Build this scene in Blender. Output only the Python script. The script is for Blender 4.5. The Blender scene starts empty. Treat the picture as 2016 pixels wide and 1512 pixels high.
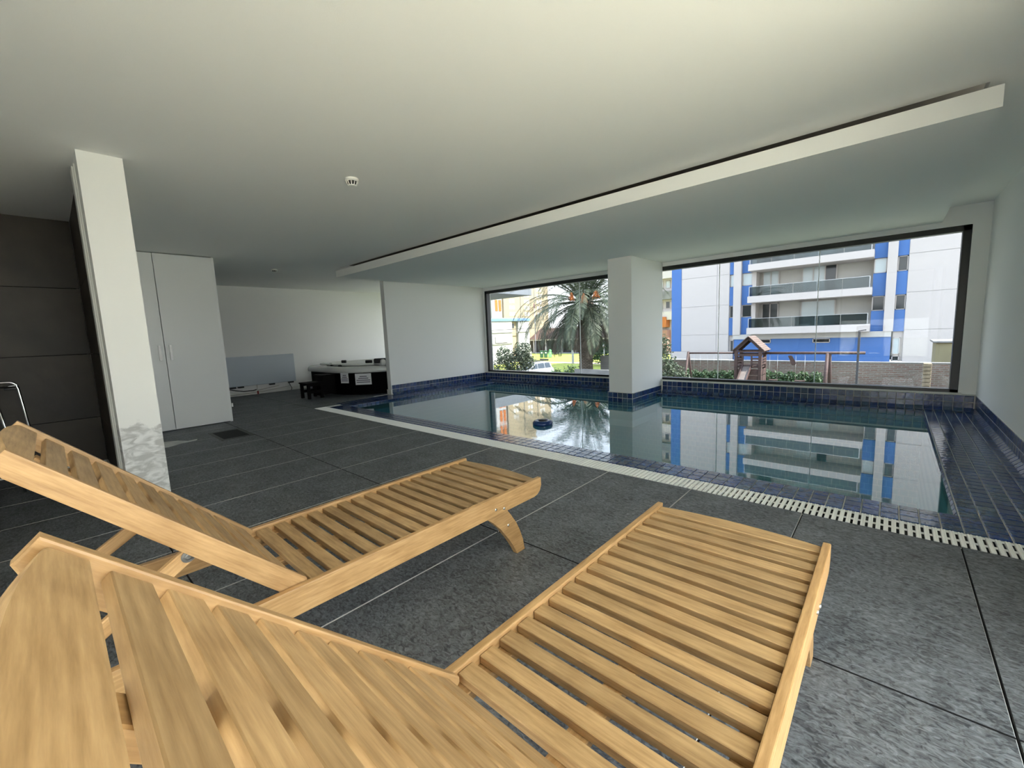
import bpy, bmesh, math, random
from mathutils import Vector, Matrix, Euler
random.seed(7)
SC = bpy.context.scene
COL = SC.collection
R = math.radians

# ------------------------------------------------------------------ camera
cd = bpy.data.cameras.new('camera'); cam = bpy.data.objects.new('camera', cd); COL.objects.link(cam)
cd.sensor_width = 36.0; cd.lens = 822.826 * 36.0 / 2016.0; cd.clip_start = 0.02; cd.clip_end = 600
cam.matrix_world = Matrix(((0.741918, -0.051626, 0.668500, 0.0),
                           (0.669234, 0.118034, -0.733617, 0.0),
                           (-0.041032, 0.991667, 0.122122, 1.055),
                           (0, 0, 0, 1)))
SC.camera = cam
# ------------------------------------------------------------------ sky, sun, portals, exposure
SC.view_settings.view_transform = 'Standard'; SC.view_settings.look = 'None'
SC.view_settings.exposure = 1.12; SC.view_settings.gamma = 1.0; SC.view_settings.use_curve_mapping = False
SC.cycles.use_denoising = True
SC.cycles.max_bounces = 12; SC.cycles.diffuse_bounces = 9; SC.cycles.transparent_max_bounces = 24
SC.cycles.sample_clamp_indirect = 8.0
SC.cycles.caustics_reflective = False; SC.cycles.caustics_refractive = False
SKY_STRENGTH = 4.6
wd = bpy.data.worlds.new('sky'); SC.world = wd; wd.use_nodes = True
nt = wd.node_tree; nt.nodes.clear()
tc = nt.nodes.new('ShaderNodeTexCoord'); sx = nt.nodes.new('ShaderNodeSeparateXYZ')
rp = nt.nodes.new('ShaderNodeValToRGB'); bg = nt.nodes.new('ShaderNodeBackground'); wo = nt.nodes.new('ShaderNodeOutputWorld')
nt.links.new(tc.outputs['Generated'], sx.inputs[0]); nt.links.new(sx.outputs['Z'], rp.inputs[0])
rp.color_ramp.elements[0].position = 0.0; rp.color_ramp.elements[0].color = (1.0, 0.98, 0.95, 1)
rp.color_ramp.elements[1].position = 0.75; rp.color_ramp.elements[1].color = (0.60, 0.76, 1.0, 1)
e = rp.color_ramp.elements.new(0.18); e.color = (0.90, 0.95, 1.0, 1)
nt.links.new(rp.outputs[0], bg.inputs[0]); bg.inputs[1].default_value = SKY_STRENGTH
nt.links.new(bg.outputs[0], wo.inputs[0])
sd = bpy.data.lights.new('sun', 'SUN'); sd.energy = 22.0; sd.angle = R(1.0); sd.color = (1.0, 0.94, 0.84)
sun = bpy.data.objects.new('sun', sd); COL.objects.link(sun); sun.location = (10, 10, 20)
sun.rotation_euler = Vector((0.60, 0.14, 0.79)).to_track_quat('Z', 'Y').to_euler()
def portal(name, loc, rot, sx_, sy_):
    l = bpy.data.lights.new(name, 'AREA'); l.shape = 'RECTANGLE'; l.size = sx_; l.size_y = sy_
    l.cycles.is_portal = True
    o = bpy.data.objects.new(name, l); COL.objects.link(o); o.location = loc; o.rotation_euler = rot
XR_ = 0.709
portal('window_portal', (-3.1, 6.98, 1.08), (R(-90), 0, 0), 7.6, 1.9)     # faces into the room (-Y)
portal('side_portal', (XR_ + 0.24, 0.80, 1.05), (0, R(90), 0), 2.1, 1.9)          # faces into the room (-X)
portal('rear_portal', (-0.2, -1.36, 1.1), (R(90), 0, 0), 1.85, 2.2)        # faces into the room (+Y)
portal('alcove_portal', (-8.4, 7.10, 1.28), (R(-90), 0, 0), 2.2, 1.4)        # faces into the alcove (-Y)

# ------------------------------------------------------------------ materials
MATS = {}
def N(t, typ, **kw):
    n = t.nodes.new(typ)
    for k, v in kw.items():
        if k in n.inputs.keys(): n.inputs[k].default_value = v
        else: setattr(n, k, v)
    return n
def base(name):
    m = bpy.data.materials.new(name); m.use_nodes = True; MATS[name] = m
    t = m.node_tree; b = t.nodes['Principled BSDF']
    return m, t, b
def plain(name, col, rough=0.6, metal=0.0, noise=0.0, nscale=6.0, bump=0.0, bscale=60.0, emit=None, spec=0.5, coord='Object'):
    m, t, b = base(name)
    b.inputs['Base Color'].default_value = (*col, 1); b.inputs['Roughness'].default_value = rough
    b.inputs['Metallic'].default_value = metal; b.inputs['Specular IOR Level'].default_value = spec
    if noise or bump:
        c = N(t, 'ShaderNodeTexCoord')
    if noise:
        n = N(t, 'ShaderNodeTexNoise', Scale=nscale, Detail=5.0)
        t.links.new(c.outputs[coord], n.inputs['Vector'])
        r = N(t, 'ShaderNodeValToRGB')
        r.color_ramp.elements[0].position = 0.3; r.color_ramp.elements[1].position = 0.7
        r.color_ramp.elements[0].color = (*[x * (1 - noise) for x in col], 1)
        r.color_ramp.elements[1].color = (*[min(1, x * (1 + noise)) for x in col], 1)
        t.links.new(n.outputs[0], r.inputs[0]); t.links.new(r.outputs[0], b.inputs['Base Color'])
    if bump:
        n2 = N(t, 'ShaderNodeTexNoise', Scale=bscale, Detail=4.0)
        t.links.new(c.outputs[coord], n2.inputs['Vector'])
        bp = N(t, 'ShaderNodeBump', Strength=bump, Distance=0.01)
        t.links.new(n2.outputs[0], bp.inputs['Height']); t.links.new(bp.outputs[0], b.inputs['Normal'])
    return m
def wood(name, axis, dark, light, rough=0.45):
    m, t, b = base(name)
    c = N(t, 'ShaderNodeTexCoord'); oi = N(t, 'ShaderNodeObjectInfo')
    mp = N(t, 'ShaderNodeMapping'); s = [110.0, 110.0, 110.0]; s[axis] = 9.0; mp.inputs['Scale'].default_value = s
    ad = N(t, 'ShaderNodeVectorMath', operation='ADD'); ml = N(t, 'ShaderNodeMath', operation='MULTIPLY'); ml.inputs[1].default_value = 37.0
    t.links.new(oi.outputs['Random'], ml.inputs[0]); t.links.new(c.outputs['Object'], ad.inputs[0]); t.links.new(ml.outputs[0], ad.inputs[1])
    t.links.new(ad.outputs[0], mp.inputs[0])
    n = N(t, 'ShaderNodeTexNoise', Scale=1.0, Detail=6.0, Roughness=0.6); t.links.new(mp.outputs[0], n.inputs['Vector'])
    n2 = N(t, 'ShaderNodeTexNoise', Scale=9.0, Detail=3.0); t.links.new(ad.outputs[0], n2.inputs['Vector'])
    mx = N(t, 'ShaderNodeMath', operation='MULTIPLY_ADD'); mx.inputs[1].default_value = 0.28
    t.links.new(n2.outputs[0], mx.inputs[0])
    sc = N(t, 'ShaderNodeMath', operation='MULTIPLY'); sc.inputs[1].default_value = 0.72; t.links.new(n.outputs[0], sc.inputs[0])
    t.links.new(sc.outputs[0], mx.inputs[2])
    r = N(t, 'ShaderNodeValToRGB'); r.color_ramp.elements[0].position = 0.33; r.color_ramp.elements[1].position = 0.66
    r.color_ramp.elements[0].color = (*dark, 1); r.color_ramp.elements[1].color = (*light, 1)
    t.links.new(mx.outputs[0], r.inputs[0])
    hv = N(t, 'ShaderNodeHueSaturation'); mr = N(t, 'ShaderNodeMapRange'); mr.inputs['To Min'].default_value = 0.82; mr.inputs['To Max'].default_value = 1.12
    t.links.new(oi.outputs['Random'], mr.inputs[0]); t.links.new(mr.outputs[0], hv.inputs['Value']); t.links.new(r.outputs[0], hv.inputs['Color'])
    t.links.new(hv.outputs[0], b.inputs['Base Color'])
    b.inputs['Roughness'].default_value = rough
    bp = N(t, 'ShaderNodeBump', Strength=0.15, Distance=0.004); t.links.new(n.outputs[0], bp.inputs['Height']); t.links.new(bp.outputs[0], b.inputs['Normal'])
    return m
def glazed(name, cols, rough=0.12, coat=0.5, bump=0.25, spec=0.5):
    """glazed pool tile: hue varies from tile to tile, wavy hand-made glaze"""
    m, t, b = base(name)
    oi = N(t, 'ShaderNodeObjectInfo'); ge = N(t, 'ShaderNodeNewGeometry'); c = N(t, 'ShaderNodeTexCoord')
    a = N(t, 'ShaderNodeMath', operation='ADD'); f = N(t, 'ShaderNodeMath', operation='FRACT')
    t.links.new(oi.outputs['Random'], a.inputs[0]); t.links.new(ge.outputs['Random Per Island'], a.inputs[1]); t.links.new(a.outputs[0], f.inputs[0])
    r = N(t, 'ShaderNodeValToRGB'); r.color_ramp.interpolation = 'LINEAR'
    r.color_ramp.elements[0].color = (*cols[0], 1); r.color_ramp.elements[1].color = (*cols[-1], 1)
    for i in range(1, len(cols) - 1):
        e = r.color_ramp.elements.new(i / (len(cols) - 1)); e.color = (*cols[i], 1)
    t.links.new(f.outputs[0], r.inputs[0])
    nz = N(t, 'ShaderNodeTexNoise', Scale=38.0, Detail=3.0)
    ad = N(t, 'ShaderNodeVectorMath', operation='ADD'); ml = N(t, 'ShaderNodeMath', operation='MULTIPLY'); ml.inputs[1].default_value = 19.0
    t.links.new(f.outputs[0], ml.inputs[0]); t.links.new(ge.outputs['Position'], ad.inputs[0]); t.links.new(ml.outputs[0], ad.inputs[1])
    t.links.new(ad.outputs[0], nz.inputs['Vector'])
    hv = N(t, 'ShaderNodeHueSaturation'); mr = N(t, 'ShaderNodeMapRange'); mr.inputs['From Min'].default_value = 0.3; mr.inputs['From Max'].default_value = 0.7
    mr.inputs['To Min'].default_value = 0.65; mr.inputs['To Max'].default_value = 1.4
    t.links.new(nz.outputs[0], mr.inputs[0]); t.links.new(mr.outputs[0], hv.inputs['Value']); t.links.new(r.outputs[0], hv.inputs['Color'])
    t.links.new(hv.outputs[0], b.inputs['Base Color'])
    bp = N(t, 'ShaderNodeBump', Strength=bump, Distance=0.006); t.links.new(nz.outputs[0], bp.inputs['Height']); t.links.new(bp.outputs[0], b.inputs['Normal'])
    b.inputs['Roughness'].default_value = rough; b.inputs['Specular IOR Level'].default_value = spec
    return m
def schlick(t, f0, k=5.0):
    lw = N(t, 'ShaderNodeLayerWeight'); lw.inputs['Blend'].default_value = 0.5
    pw = N(t, 'ShaderNodeMath', operation='POWER'); pw.inputs[1].default_value = k
    t.links.new(lw.outputs['Facing'], pw.inputs[0])
    ma = N(t, 'ShaderNodeMath', operation='MULTIPLY_ADD'); ma.inputs[1].default_value = 1 - f0; ma.inputs[2].default_value = f0
    t.links.new(pw.outputs[0], ma.inputs[0]); return ma
def glass(name, tint=(0.97, 0.985, 0.98), f0=0.04, rough=0.0):
    m = bpy.data.materials.new(name); m.use_nodes = True; t = m.node_tree; t.nodes.clear(); MATS[name] = m
    tr = N(t, 'ShaderNodeBsdfTransparent'); tr.inputs[0].default_value = (*tint, 1)
    gl = N(t, 'ShaderNodeBsdfGlossy'); gl.inputs['Roughness'].default_value = rough; gl.inputs['Color'].default_value = (0.9, 0.95, 0.95, 1)
    mx = N(t, 'ShaderNodeMixShader'); o = N(t, 'ShaderNodeOutputMaterial'); ma = schlick(t, f0)
    t.links.new(ma.outputs[0], mx.inputs[0]); t.links.new(tr.outputs[0], mx.inputs[1]); t.links.new(gl.outputs[0], mx.inputs[2])
    t.links.new(mx.outputs[0], o.inputs[0]); return m
def water(name):
    m = bpy.data.materials.new(name); m.use_nodes = True; t = m.node_tree; t.nodes.clear(); MATS[name] = m
    c = N(t, 'ShaderNodeTexCoord')
    # ripples: faint all over, stronger rings spreading from the floating ring
    sp = N(t, 'ShaderNodeVectorMath', operation='SUBTRACT'); sp.inputs[1].default_value = (-2.75, 3.85, 0)
    t.links.new(c.outputs['Object'], sp.inputs[0])
    ln = N(t, 'ShaderNodeVectorMath', operation='LENGTH'); t.links.new(sp.outputs[0], ln.inputs[0])
    fall = N(t, 'ShaderNodeMapRange'); fall.inputs['From Min'].default_value = 0.1; fall.inputs['From Max'].default_value = 1.3
    fall.inputs['To Min'].default_value = 1.0; fall.inputs['To Max'].default_value = 0.0
    t.links.new(ln.outputs['Value'], fall.inputs[0])
    mp = N(t, 'ShaderNodeMapping'); mp.inputs['Scale'].default_value = (5.0, 5.0, 1.0); t.links.new(c.outputs['Object'], mp.inputs[0])
    nz = N(t, 'ShaderNodeTexNoise', Scale=3.2, Detail=2.0); t.links.new(mp.outputs[0], nz.inputs['Vector'])
    mr = N(t, 'ShaderNodeMath', operation='MULTIPLY_ADD'); mr.inputs[1].default_value = 0.9; mr.inputs[2].default_value = 0.006
    t.links.new(fall.outputs[0], mr.inputs[0])
    h = N(t, 'ShaderNodeMath', operation='MULTIPLY'); t.links.new(nz.outputs[0], h.inputs[0]); t.links.new(mr.outputs[0], h.inputs[1])
    bp = N(t, 'ShaderNodeBump', Strength=0.06, Distance=0.012); t.links.new(h.outputs[0], bp.inputs['Height'])
    tr = N(t, 'ShaderNodeBsdfTransparent'); tr.inputs[0].default_value = (0.55, 0.88, 0.94, 1)
    df = N(t, 'ShaderNodeBsdfDiffuse'); df.inputs[0].default_value = (0.07, 0.27, 0.32, 1)
    mb = N(t, 'ShaderNodeMixShader'); mb.inputs[0].default_value = 0.5
    t.links.new(tr.outputs[0], mb.inputs[1]); t.links.new(df.outputs[0], mb.inputs[2])
    gl = N(t, 'ShaderNodeBsdfGlossy'); gl.inputs['Roughness'].default_value = 0.0; gl.inputs['Color'].default_value = (1, 1, 1, 1)
    t.links.new(bp.outputs[0], gl.inputs['Normal'])
    mx = N(t, 'ShaderNodeMixShader'); o = N(t, 'ShaderNodeOutputMaterial'); ma = schlick(t, 0.03, 4.0)
    t.links.new(ma.outputs[0], mx.inputs[0]); t.links.new(mb.outputs[0], mx.inputs[1]); t.links.new(gl.outputs[0], mx.inputs[2])
    t.links.new(mx.outputs[0], o.inputs[0]); return m
def slate(name):
    """dark slate-look porcelain: lighter flecks, fine relief"""
    m, t, b = base(name)
    ge = N(t, 'ShaderNodeNewGeometry')
    mp = N(t, 'ShaderNodeMapping'); mp.inputs['Scale'].default_value = (0.75, 1.35, 1.0); mp.inputs['Rotation'].default_value = (0, 0, 0.5)
    t.links.new(ge.outputs['Position'], mp.inputs[0])
    n = N(t, 'ShaderNodeTexNoise', Scale=52.0, Detail=7.0, Roughness=0.60, Distortion=1.3); t.links.new(mp.outputs[0], n.inputs['Vector'])
    n2 = N(t, 'ShaderNodeTexNoise', Scale=5.0, Detail=3.0); t.links.new(ge.outputs['Position'], n2.inputs['Vector'])
    ml = N(t, 'ShaderNodeMath', operation='MULTIPLY_ADD'); ml.inputs[1].default_value = 0.25; t.links.new(n2.outputs[0], ml.inputs[0]); t.links.new(n.outputs[0], ml.inputs[2])
    r = N(t, 'ShaderNodeValToRGB'); r.color_ramp.elements[0].position = 0.48; r.color_ramp.elements[1].position = 0.86
    r.color_ramp.elements[0].color = (0.040, 0.043, 0.048, 1); r.color_ramp.elements[1].color = (0.225, 0.242, 0.262, 1)
    t.links.new(ml.outputs[0], r.inputs[0]); t.links.new(r.outputs[0], b.inputs['Base Color'])
    b.inputs['Roughness'].default_value = 0.5; b.inputs['Specular IOR Level'].default_value = 0.35
    bp = N(t, 'ShaderNodeBump', Strength=0.5, Distance=0.004); t.links.new(n.outputs[0], bp.inputs['Height']); t.links.new(bp.outputs[0], b.inputs['Normal'])
    return m
def peeling(name, col, col2, z0):
    """white paint with damp, flaked-off plaster near the floor (world height z0)"""
    m, t, b = base(name)
    ge = N(t, 'ShaderNodeNewGeometry'); s = N(t, 'ShaderNodeSeparateXYZ'); t.links.new(ge.outputs['Position'], s.inputs[0])
    n = N(t, 'ShaderNodeTexNoise', Scale=7.0, Detail=6.0, Roughness=0.6); t.links.new(ge.outputs['Position'], n.inputs['Vector'])
    ma = N(t, 'ShaderNodeMath', operation='MULTIPLY_ADD'); ma.inputs[1].default_value = 0.45; t.links.new(n.outputs[0], ma.inputs[0]); t.links.new(s.outputs['Z'], ma.inputs[2])
    mr = N(t, 'ShaderNodeMapRange'); mr.inputs['From Min'].default_value = z0 + 0.225 - 0.012; mr.inputs['From Max'].default_value = z0 + 0.225 + 0.012
    t.links.new(ma.outputs[0], mr.inputs[0])
    n3 = N(t, 'ShaderNodeTexNoise', Scale=11.0, Detail=6.0, Distortion=1.2); mp = N(t, 'ShaderNodeMapping'); mp.inputs['Scale'].default_value = (1, 1, 2.2)
    t.links.new(ge.outputs['Position'], mp.inputs[0]); t.links.new(mp.outputs[0], n3.inputs['Vector'])
    r = N(t, 'ShaderNodeValToRGB'); r.color_ramp.elements[0].position = 0.40; r.color_ramp.elements[1].position = 0.62
    r.color_ramp.elements[0].color = (*col2, 1); r.color_ramp.elements[1].color = (0.74, 0.74, 0.73, 1)
    t.links.new(n3.outputs[0], r.inputs[0])
    mx = N(t, 'ShaderNodeMix', data_type='RGBA'); t.links.new(mr.outputs[0], mx.inputs['Factor'])
    t.links.new(r.outputs[0], mx.inputs[6]); mx.inputs[7].default_value = (*col, 1)
    t.links.new(mx.outputs[2], b.inputs['Base Color']); b.inputs['Roughness'].default_value = 0.8
    return m
def bricky(name, c1, c2, mortar, w, h, ms=0.015, plane='xz', rough=0.85, bump=0.6):
    m, t, b = base(name)
    ge = N(t, 'ShaderNodeNewGeometry'); s = N(t, 'ShaderNodeSeparateXYZ'); cb = N(t, 'ShaderNodeCombineXYZ')
    t.links.new(ge.outputs['Position'], s.inputs[0])
    t.links.new(s.outputs[plane[0].upper()], cb.inputs[0]); t.links.new(s.outputs[plane[1].upper()], cb.inputs[1])
    br = N(t, 'ShaderNodeTexBrick'); br.inputs['Scale'].default_value = 1.0; br.inputs['Brick Width'].default_value = w; br.inputs['Row Height'].default_value = h
    br.inputs['Mortar Size'].default_value = ms; br.inputs['Color1'].default_value = (*c1, 1); br.inputs['Color2'].default_value = (*c2, 1); br.inputs['Mortar'].default_value = (*mortar, 1)
    t.links.new(cb.outputs[0], br.inputs[0])
    n = N(t, 'ShaderNodeTexNoise', Scale=0.9, Detail=5.0); t.links.new(ge.outputs['Position'], n.inputs['Vector'])
    hv = N(t, 'ShaderNodeHueSaturation'); mr = N(t, 'ShaderNodeMapRange'); mr.inputs['To Min'].default_value = 0.55; mr.inputs['To Max'].default_value = 1.45
    t.links.new(n.outputs[0], mr.inputs[0]); t.links.new(mr.outputs[0], hv.inputs['Value']); t.links.new(br.outputs['Color'], hv.inputs['Color'])
    t.links.new(hv.outputs[0], b.inputs['Base Color']); b.inputs['Roughness'].default_value = rough
    bp = N(t, 'ShaderNodeBump', Strength=bump, Distance=0.02); t.links.new(br.outputs['Fac'], bp.inputs['Height']); bp.invert = True; t.links.new(bp.outputs[0], b.inputs['Normal'])
    return m

M_wall = plain('wall_paint', (0.87, 0.87, 0.86), 0.85, bump=0.04, bscale=220)
M_ceil = plain('ceiling_paint', (0.88, 0.88, 0.865), 0.9, bump=0.04, bscale=180)
M_column = peeling('peeling_paint', (0.80, 0.80, 0.78), (0.46, 0.46, 0.45), 0.56)
M_slate = slate('slate_tile')
M_edge_lit = plain('tile_edge_lit', (0.55, 0.54, 0.52), 0.8)  # paints caught light on one edge of each floor tile; other edges stay dark
M_gut = None
M_bed = plain('dark_bed', (0.012, 0.012, 0.012), 0.9)
M_brown = plain('brown_tile', (0.036, 0.027, 0.017), 0.5, noise=0.35, nscale=2.5, bump=0.1, bscale=30)
M_grout = plain('grout', (0.62, 0.62, 0.60), 0.8)
M_blue = glazed('blue_glazed_tile', [(0.010, 0.024, 0.100), (0.026, 0.056, 0.125), (0.012, 0.033, 0.155), (0.055, 0.088, 0.135), (0.016, 0.052, 0.19)])
M_basin = bricky('pool_basin', (0.10, 0.34, 0.48), (0.08, 0.30, 0.44), (0.25, 0.46, 0.55), 0.078, 0.078, 0.004, 'xz', 0.4, 0.0)
M_water = water('pool_water')
M_glass = glass('solar_window_glass', (0.545, 0.560, 0.575), 0.012)
M_clear = glass('clear_glass')
M_black = plain('black_aluminium', (0.012, 0.012, 0.013), 0.35)
M_whitep = plain('white_plastic', (0.80, 0.80, 0.76), 0.4)
M_silicone = plain('silicone', (0.72, 0.76, 0.75), 0.4)
M_sill = plain('sill_stone', (0.72, 0.71, 0.67), 0.6)
WD, WL = (0.27, 0.155, 0.062), (0.50, 0.325, 0.155)
M_wx = wood('teak_slat', 0, WD, WL)
M_wy = wood('teak_rail', 1, (0.31, 0.168, 0.062), (0.52, 0.322, 0.145))
M_steel = plain('steel', (0.62, 0.61, 0.58), 0.28, 1.0)
M_bolt = plain('dull_bolt', (0.22, 0.22, 0.21), 0.4, 0.9)
M_grate = plain('grate_plastic', (0.90, 0.90, 0.88), 0.45)
M_chrome = plain('chrome', (0.80, 0.80, 0.80), 0.08, 1.0)
M_rubber = plain('black_rubber', (0.014, 0.014, 0.015), 0.5)
M_lacq = plain('white_lacquer', (0.78, 0.79, 0.78), 0.35)
M_alu = plain('brushed_aluminium', (0.50, 0.50, 0.49), 0.45, 0.6)

# ------------------------------------------------------------------ builders
def bm_box(bm, x0, x1, y0, y1, z0, z1, bev=0.0, seg=1):
    vs = [bm.verts.new((x, y, z)) for z in (z0, z1) for y in (y0, y1) for x in (x0, x1)]
    fs = [bm.faces.new([vs[i] for i in f]) for f in ((0, 2, 3, 1), (4, 5, 7, 6), (0, 1, 5, 4), (2, 6, 7, 3), (0, 4, 6, 2), (1, 3, 7, 5))]
    if bev:
        es = list({e for f in fs for e in f.edges})
        bmesh.ops.bevel(bm, geom=es, offset=bev, segments=seg, affect='EDGES', profile=0.6)
def bm_prism(bm, prof, axis, a0, a1, bev=0.0, seg=1):
    """profile (list of 2-D points) extruded along axis 0/1/2 from a0 to a1"""
    def P(p, a):
        if axis == 0: return (a, p[0], p[1])
        if axis == 1: return (p[0], a, p[1])
        return (p[0], p[1], a)
    A = [bm.verts.new(P(p, a0)) for p in prof]; B = [bm.verts.new(P(p, a1)) for p in prof]
    n = len(prof); fs = [bm.faces.new(A), bm.faces.new(B[::-1])]
    for i in range(n): fs.append(bm.faces.new((A[i], B[i], B[(i + 1) % n], A[(i + 1) % n])))
    if bev:
        es = [e for f in fs[:2] for e in f.edges]
        bmesh.ops.bevel(bm, geom=list(set(es)), offset=bev, segments=seg, affect='EDGES', profile=0.6)
    bmesh.ops.recalc_face_normals(bm, faces=bm.faces[:])
def bm_lathe(bm, prof, n=24, c=(0, 0, 0)):
    rings = []
    for r, z in prof:
        rings.append([bm.verts.new((c[0] + r * math.cos(2 * math.pi * k / n), c[1] + r * math.sin(2 * math.pi * k / n), c[2] + z)) for k in range(n)])
    for a, b in zip(rings, rings[1:]):
        for k in range(n): bm.faces.new((a[k], a[(k + 1) % n], b[(k + 1) % n], b[k]))
    bm.faces.new(rings[0][::-1]); bm.faces.new(rings[-1])
    bmesh.ops.recalc_face_normals(bm, faces=bm.faces[:])
def bm_tube(bm, pts, r, n=8, cap=True):
    pts = [Vector(p) for p in pts]; rings = []
    rr = r if isinstance(r, (list, tuple)) else [r] * len(pts)
    up = Vector((0, 0, 1))
    for i, p in enumerate(pts):
        d = (pts[min(i + 1, len(pts) - 1)] - pts[max(i - 1, 0)]).normalized()
        a = d.cross(up if abs(d.z) < 0.95 else Vector((1, 0, 0))).normalized(); b = d.cross(a)
        rings.append([bm.verts.new(p + (a * math.cos(2 * math.pi * k / n) + b * math.sin(2 * math.pi * k / n)) * rr[i]) for k in range(n)])
    for a, b in zip(rings, rings[1:]):
        for k in range(n): bm.faces.new((a[k], a[(k + 1) % n], b[(k + 1) % n], b[k]))
    if cap: bm.faces.new(rings[0][::-1]); bm.faces.new(rings[-1])
    bmesh.ops.recalc_face_normals(bm, faces=bm.faces[:])
def finish(bm, name, mat, smooth=False):
    me = bpy.data.meshes.new(name); bm.to_mesh(me); bm.free()
    for mm in (mat if isinstance(mat, (list, tuple)) else [mat]): me.materials.append(mm)
    if smooth:
        for p in me.polygons: p.use_smooth = True
    return me
def link(name, me, parent=None, loc=(0, 0, 0), rot=(0, 0, 0), scale=None):
    o = bpy.data.objects.new(name, me); COL.objects.link(o)
    o.location = loc; o.rotation_euler = rot
    if scale: o.scale = scale
    if parent: o.parent = parent
    return o
def tag(o, label=None, cat=None, group=None, kind=None):
    if label: o['label'] = label
    if cat: o['category'] = cat
    if group: o['group'] = group
    if kind: o['kind'] = kind
    return o
def thing(name, label, cat, loc=(0, 0, 0), rotz=0.0, group=None):
    o = bpy.data.objects.new(name, None); COL.objects.link(o); o.location = loc; o.rotation_euler = (0, 0, rotz)
    o.empty_display_size = 0.1
    return tag(o, label, cat, group)
BOXC = {}
def box(name, parent, mat, x0, x1, y0, y1, z0, z1, bev=0.0, seg=1):
    """a box as one mesh object whose origin is the box centre, coordinates in the parent's frame"""
    dx, dy, dz = (x1 - x0) / 2, (y1 - y0) / 2, (z1 - z0) / 2
    k = (round(dx, 5), round(dy, 5), round(dz, 5), bev, seg, mat.name)
    if k not in BOXC:
        bm = bmesh.new(); bm_box(bm, -dx, dx, -dy, dy, -dz, dz, bev, seg); BOXC[k] = finish(bm, name, mat)
    return link(name, BOXC[k], parent, ((x0 + x1) / 2, (y0 + y1) / 2, (z0 + z1) / 2))
def multi(name, parent, mat, boxes, bev=0.0):
    bm = bmesh.new()
    for b in boxes: bm_box(bm, *b, bev)
    return link(name, finish(bm, name, mat), parent)
def struct(name, mat, boxes):
    o = multi(name, None, mat, boxes); o['kind'] = 'structure'; return o
def tube(name, parent, mat, pts, r, n=8, smooth=True):
    bm = bmesh.new(); bm_tube(bm, pts, r, n); return link(name, finish(bm, name, mat, smooth), parent)
def copy_tree(o, parent=None):
    c = o.copy(); COL.objects.link(c)
    if parent: c.parent = parent
    for ch in list(o.children): copy_tree(ch, c)
    return c

# ================================================================== ROOM SHELL
CEIL = 2.20; XR = 0.709; XL = -9.80; YW = 6.70; YR = -1.15
PX0, PX1, PY0, PY1 = -6.39, 0.31, 3.115, 6.45        # pool opening
T = 0.078                                             # pool tile pitch
fl = struct('floor', M_bed, [(XL, XR, YR, 2.87, -0.14, -0.012), (XL, -6.99, 2.87, 6.87, -0.14, -0.012), (-6.99, PX0, 2.87, 6.87, -0.14, -0.012),
                             (PX1, XR, 2.87, 6.7, -0.14, -0.012), (PX0, PX1, PY1, 6.7, -0.14, -0.012), (PX0, PX1, 2.87, PY0, -0.14, -0.012)])
TX, TY = 0.599, 1.190
def floor_tile_mesh(w, d):
    bm = bmesh.new(); g = 0.0028; h = 0.012; c = 0.0010
    x, y = w / 2 - g, d / 2 - g
    b = [bm.verts.new(p) for p in ((-x, -y, -h), (x, -y, -h), (x, y, -h), (-x, y, -h))]
    s = [bm.verts.new(p) for p in ((-x, -y, -c), (x, -y, -c), (x, y, -c), (-x, y, -c))]
    t = [bm.verts.new(p) for p in ((-x + c, -y + c, 0), (x - c, -y + c, 0), (x - c, y - c, 0), (-x + c, y - c, 0))]
    bm.faces.new(t)
    for i in range(4):
        j = (i + 1) % 4
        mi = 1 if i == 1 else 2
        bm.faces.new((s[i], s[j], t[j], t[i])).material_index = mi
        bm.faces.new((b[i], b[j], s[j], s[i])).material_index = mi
    return finish(bm, 'tile', [M_slate, M_edge_lit, M_bed])
FT = {}
def floor_tile(x0, x1, y0, y1):
    k = (round(x1 - x0, 3), round(y1 - y0, 3))
    if k[0] < 0.03 or k[1] < 0.03: return
    if k not in FT: FT[k] = floor_tile_mesh(*k)
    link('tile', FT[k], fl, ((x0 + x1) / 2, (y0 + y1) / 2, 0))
xs = [-0.315 + TX * i for i in range(-16, 2)]; xs = [XL] + [x for x in xs if XL + 0.02 < x < XR - 0.02] + [XR]
ys = [YR, -0.88, 0.31, 1.50, 2.69]
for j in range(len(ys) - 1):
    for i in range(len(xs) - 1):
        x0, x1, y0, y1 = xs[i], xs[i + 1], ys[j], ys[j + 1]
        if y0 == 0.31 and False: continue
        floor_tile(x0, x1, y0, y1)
xs2 = [x for x in xs if x < -6.99] + [-6.67]
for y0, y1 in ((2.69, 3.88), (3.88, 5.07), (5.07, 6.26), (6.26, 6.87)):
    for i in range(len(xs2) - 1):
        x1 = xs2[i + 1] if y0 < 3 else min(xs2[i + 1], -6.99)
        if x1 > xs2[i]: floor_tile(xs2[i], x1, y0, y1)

struct('ceiling', M_ceil, [(XL - 0.2, XR + 0.2, YR - 0.2, 3.31, CEIL, CEIL + 0.06), (XL - 0.2, -6.70, 3.31, YW + 1.75, CEIL, CEIL + 0.06), (0.30, XR + 0.2, 3.31, YW + 1.75, CEIL, CEIL + 0.06), (-6.70, 0.30, 6.62, YW + 1.75, CEIL, CEIL + 0.06)])  # stretch beyond the pool windows is an unseen overhang added to block sun
struct('ceiling_slab', plain('gap_shade', (0.20, 0.185, 0.15), 0.9), [(XL - 0.2, XR + 0.2, YR - 0.2, YW + 1.75, CEIL + 0.22, CEIL + 0.30), (-6.72, 0.32, 3.31, 3.33, CEIL + 0.06, CEIL + 0.22)])  # dark void added above the hung panel; its colour paints the gap's shade
struct('trim_1', M_ceil, [(-6.74, 0.345, 3.27, YW, 2.055, 2.160)])          # hung ceiling panel over the pool
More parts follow.
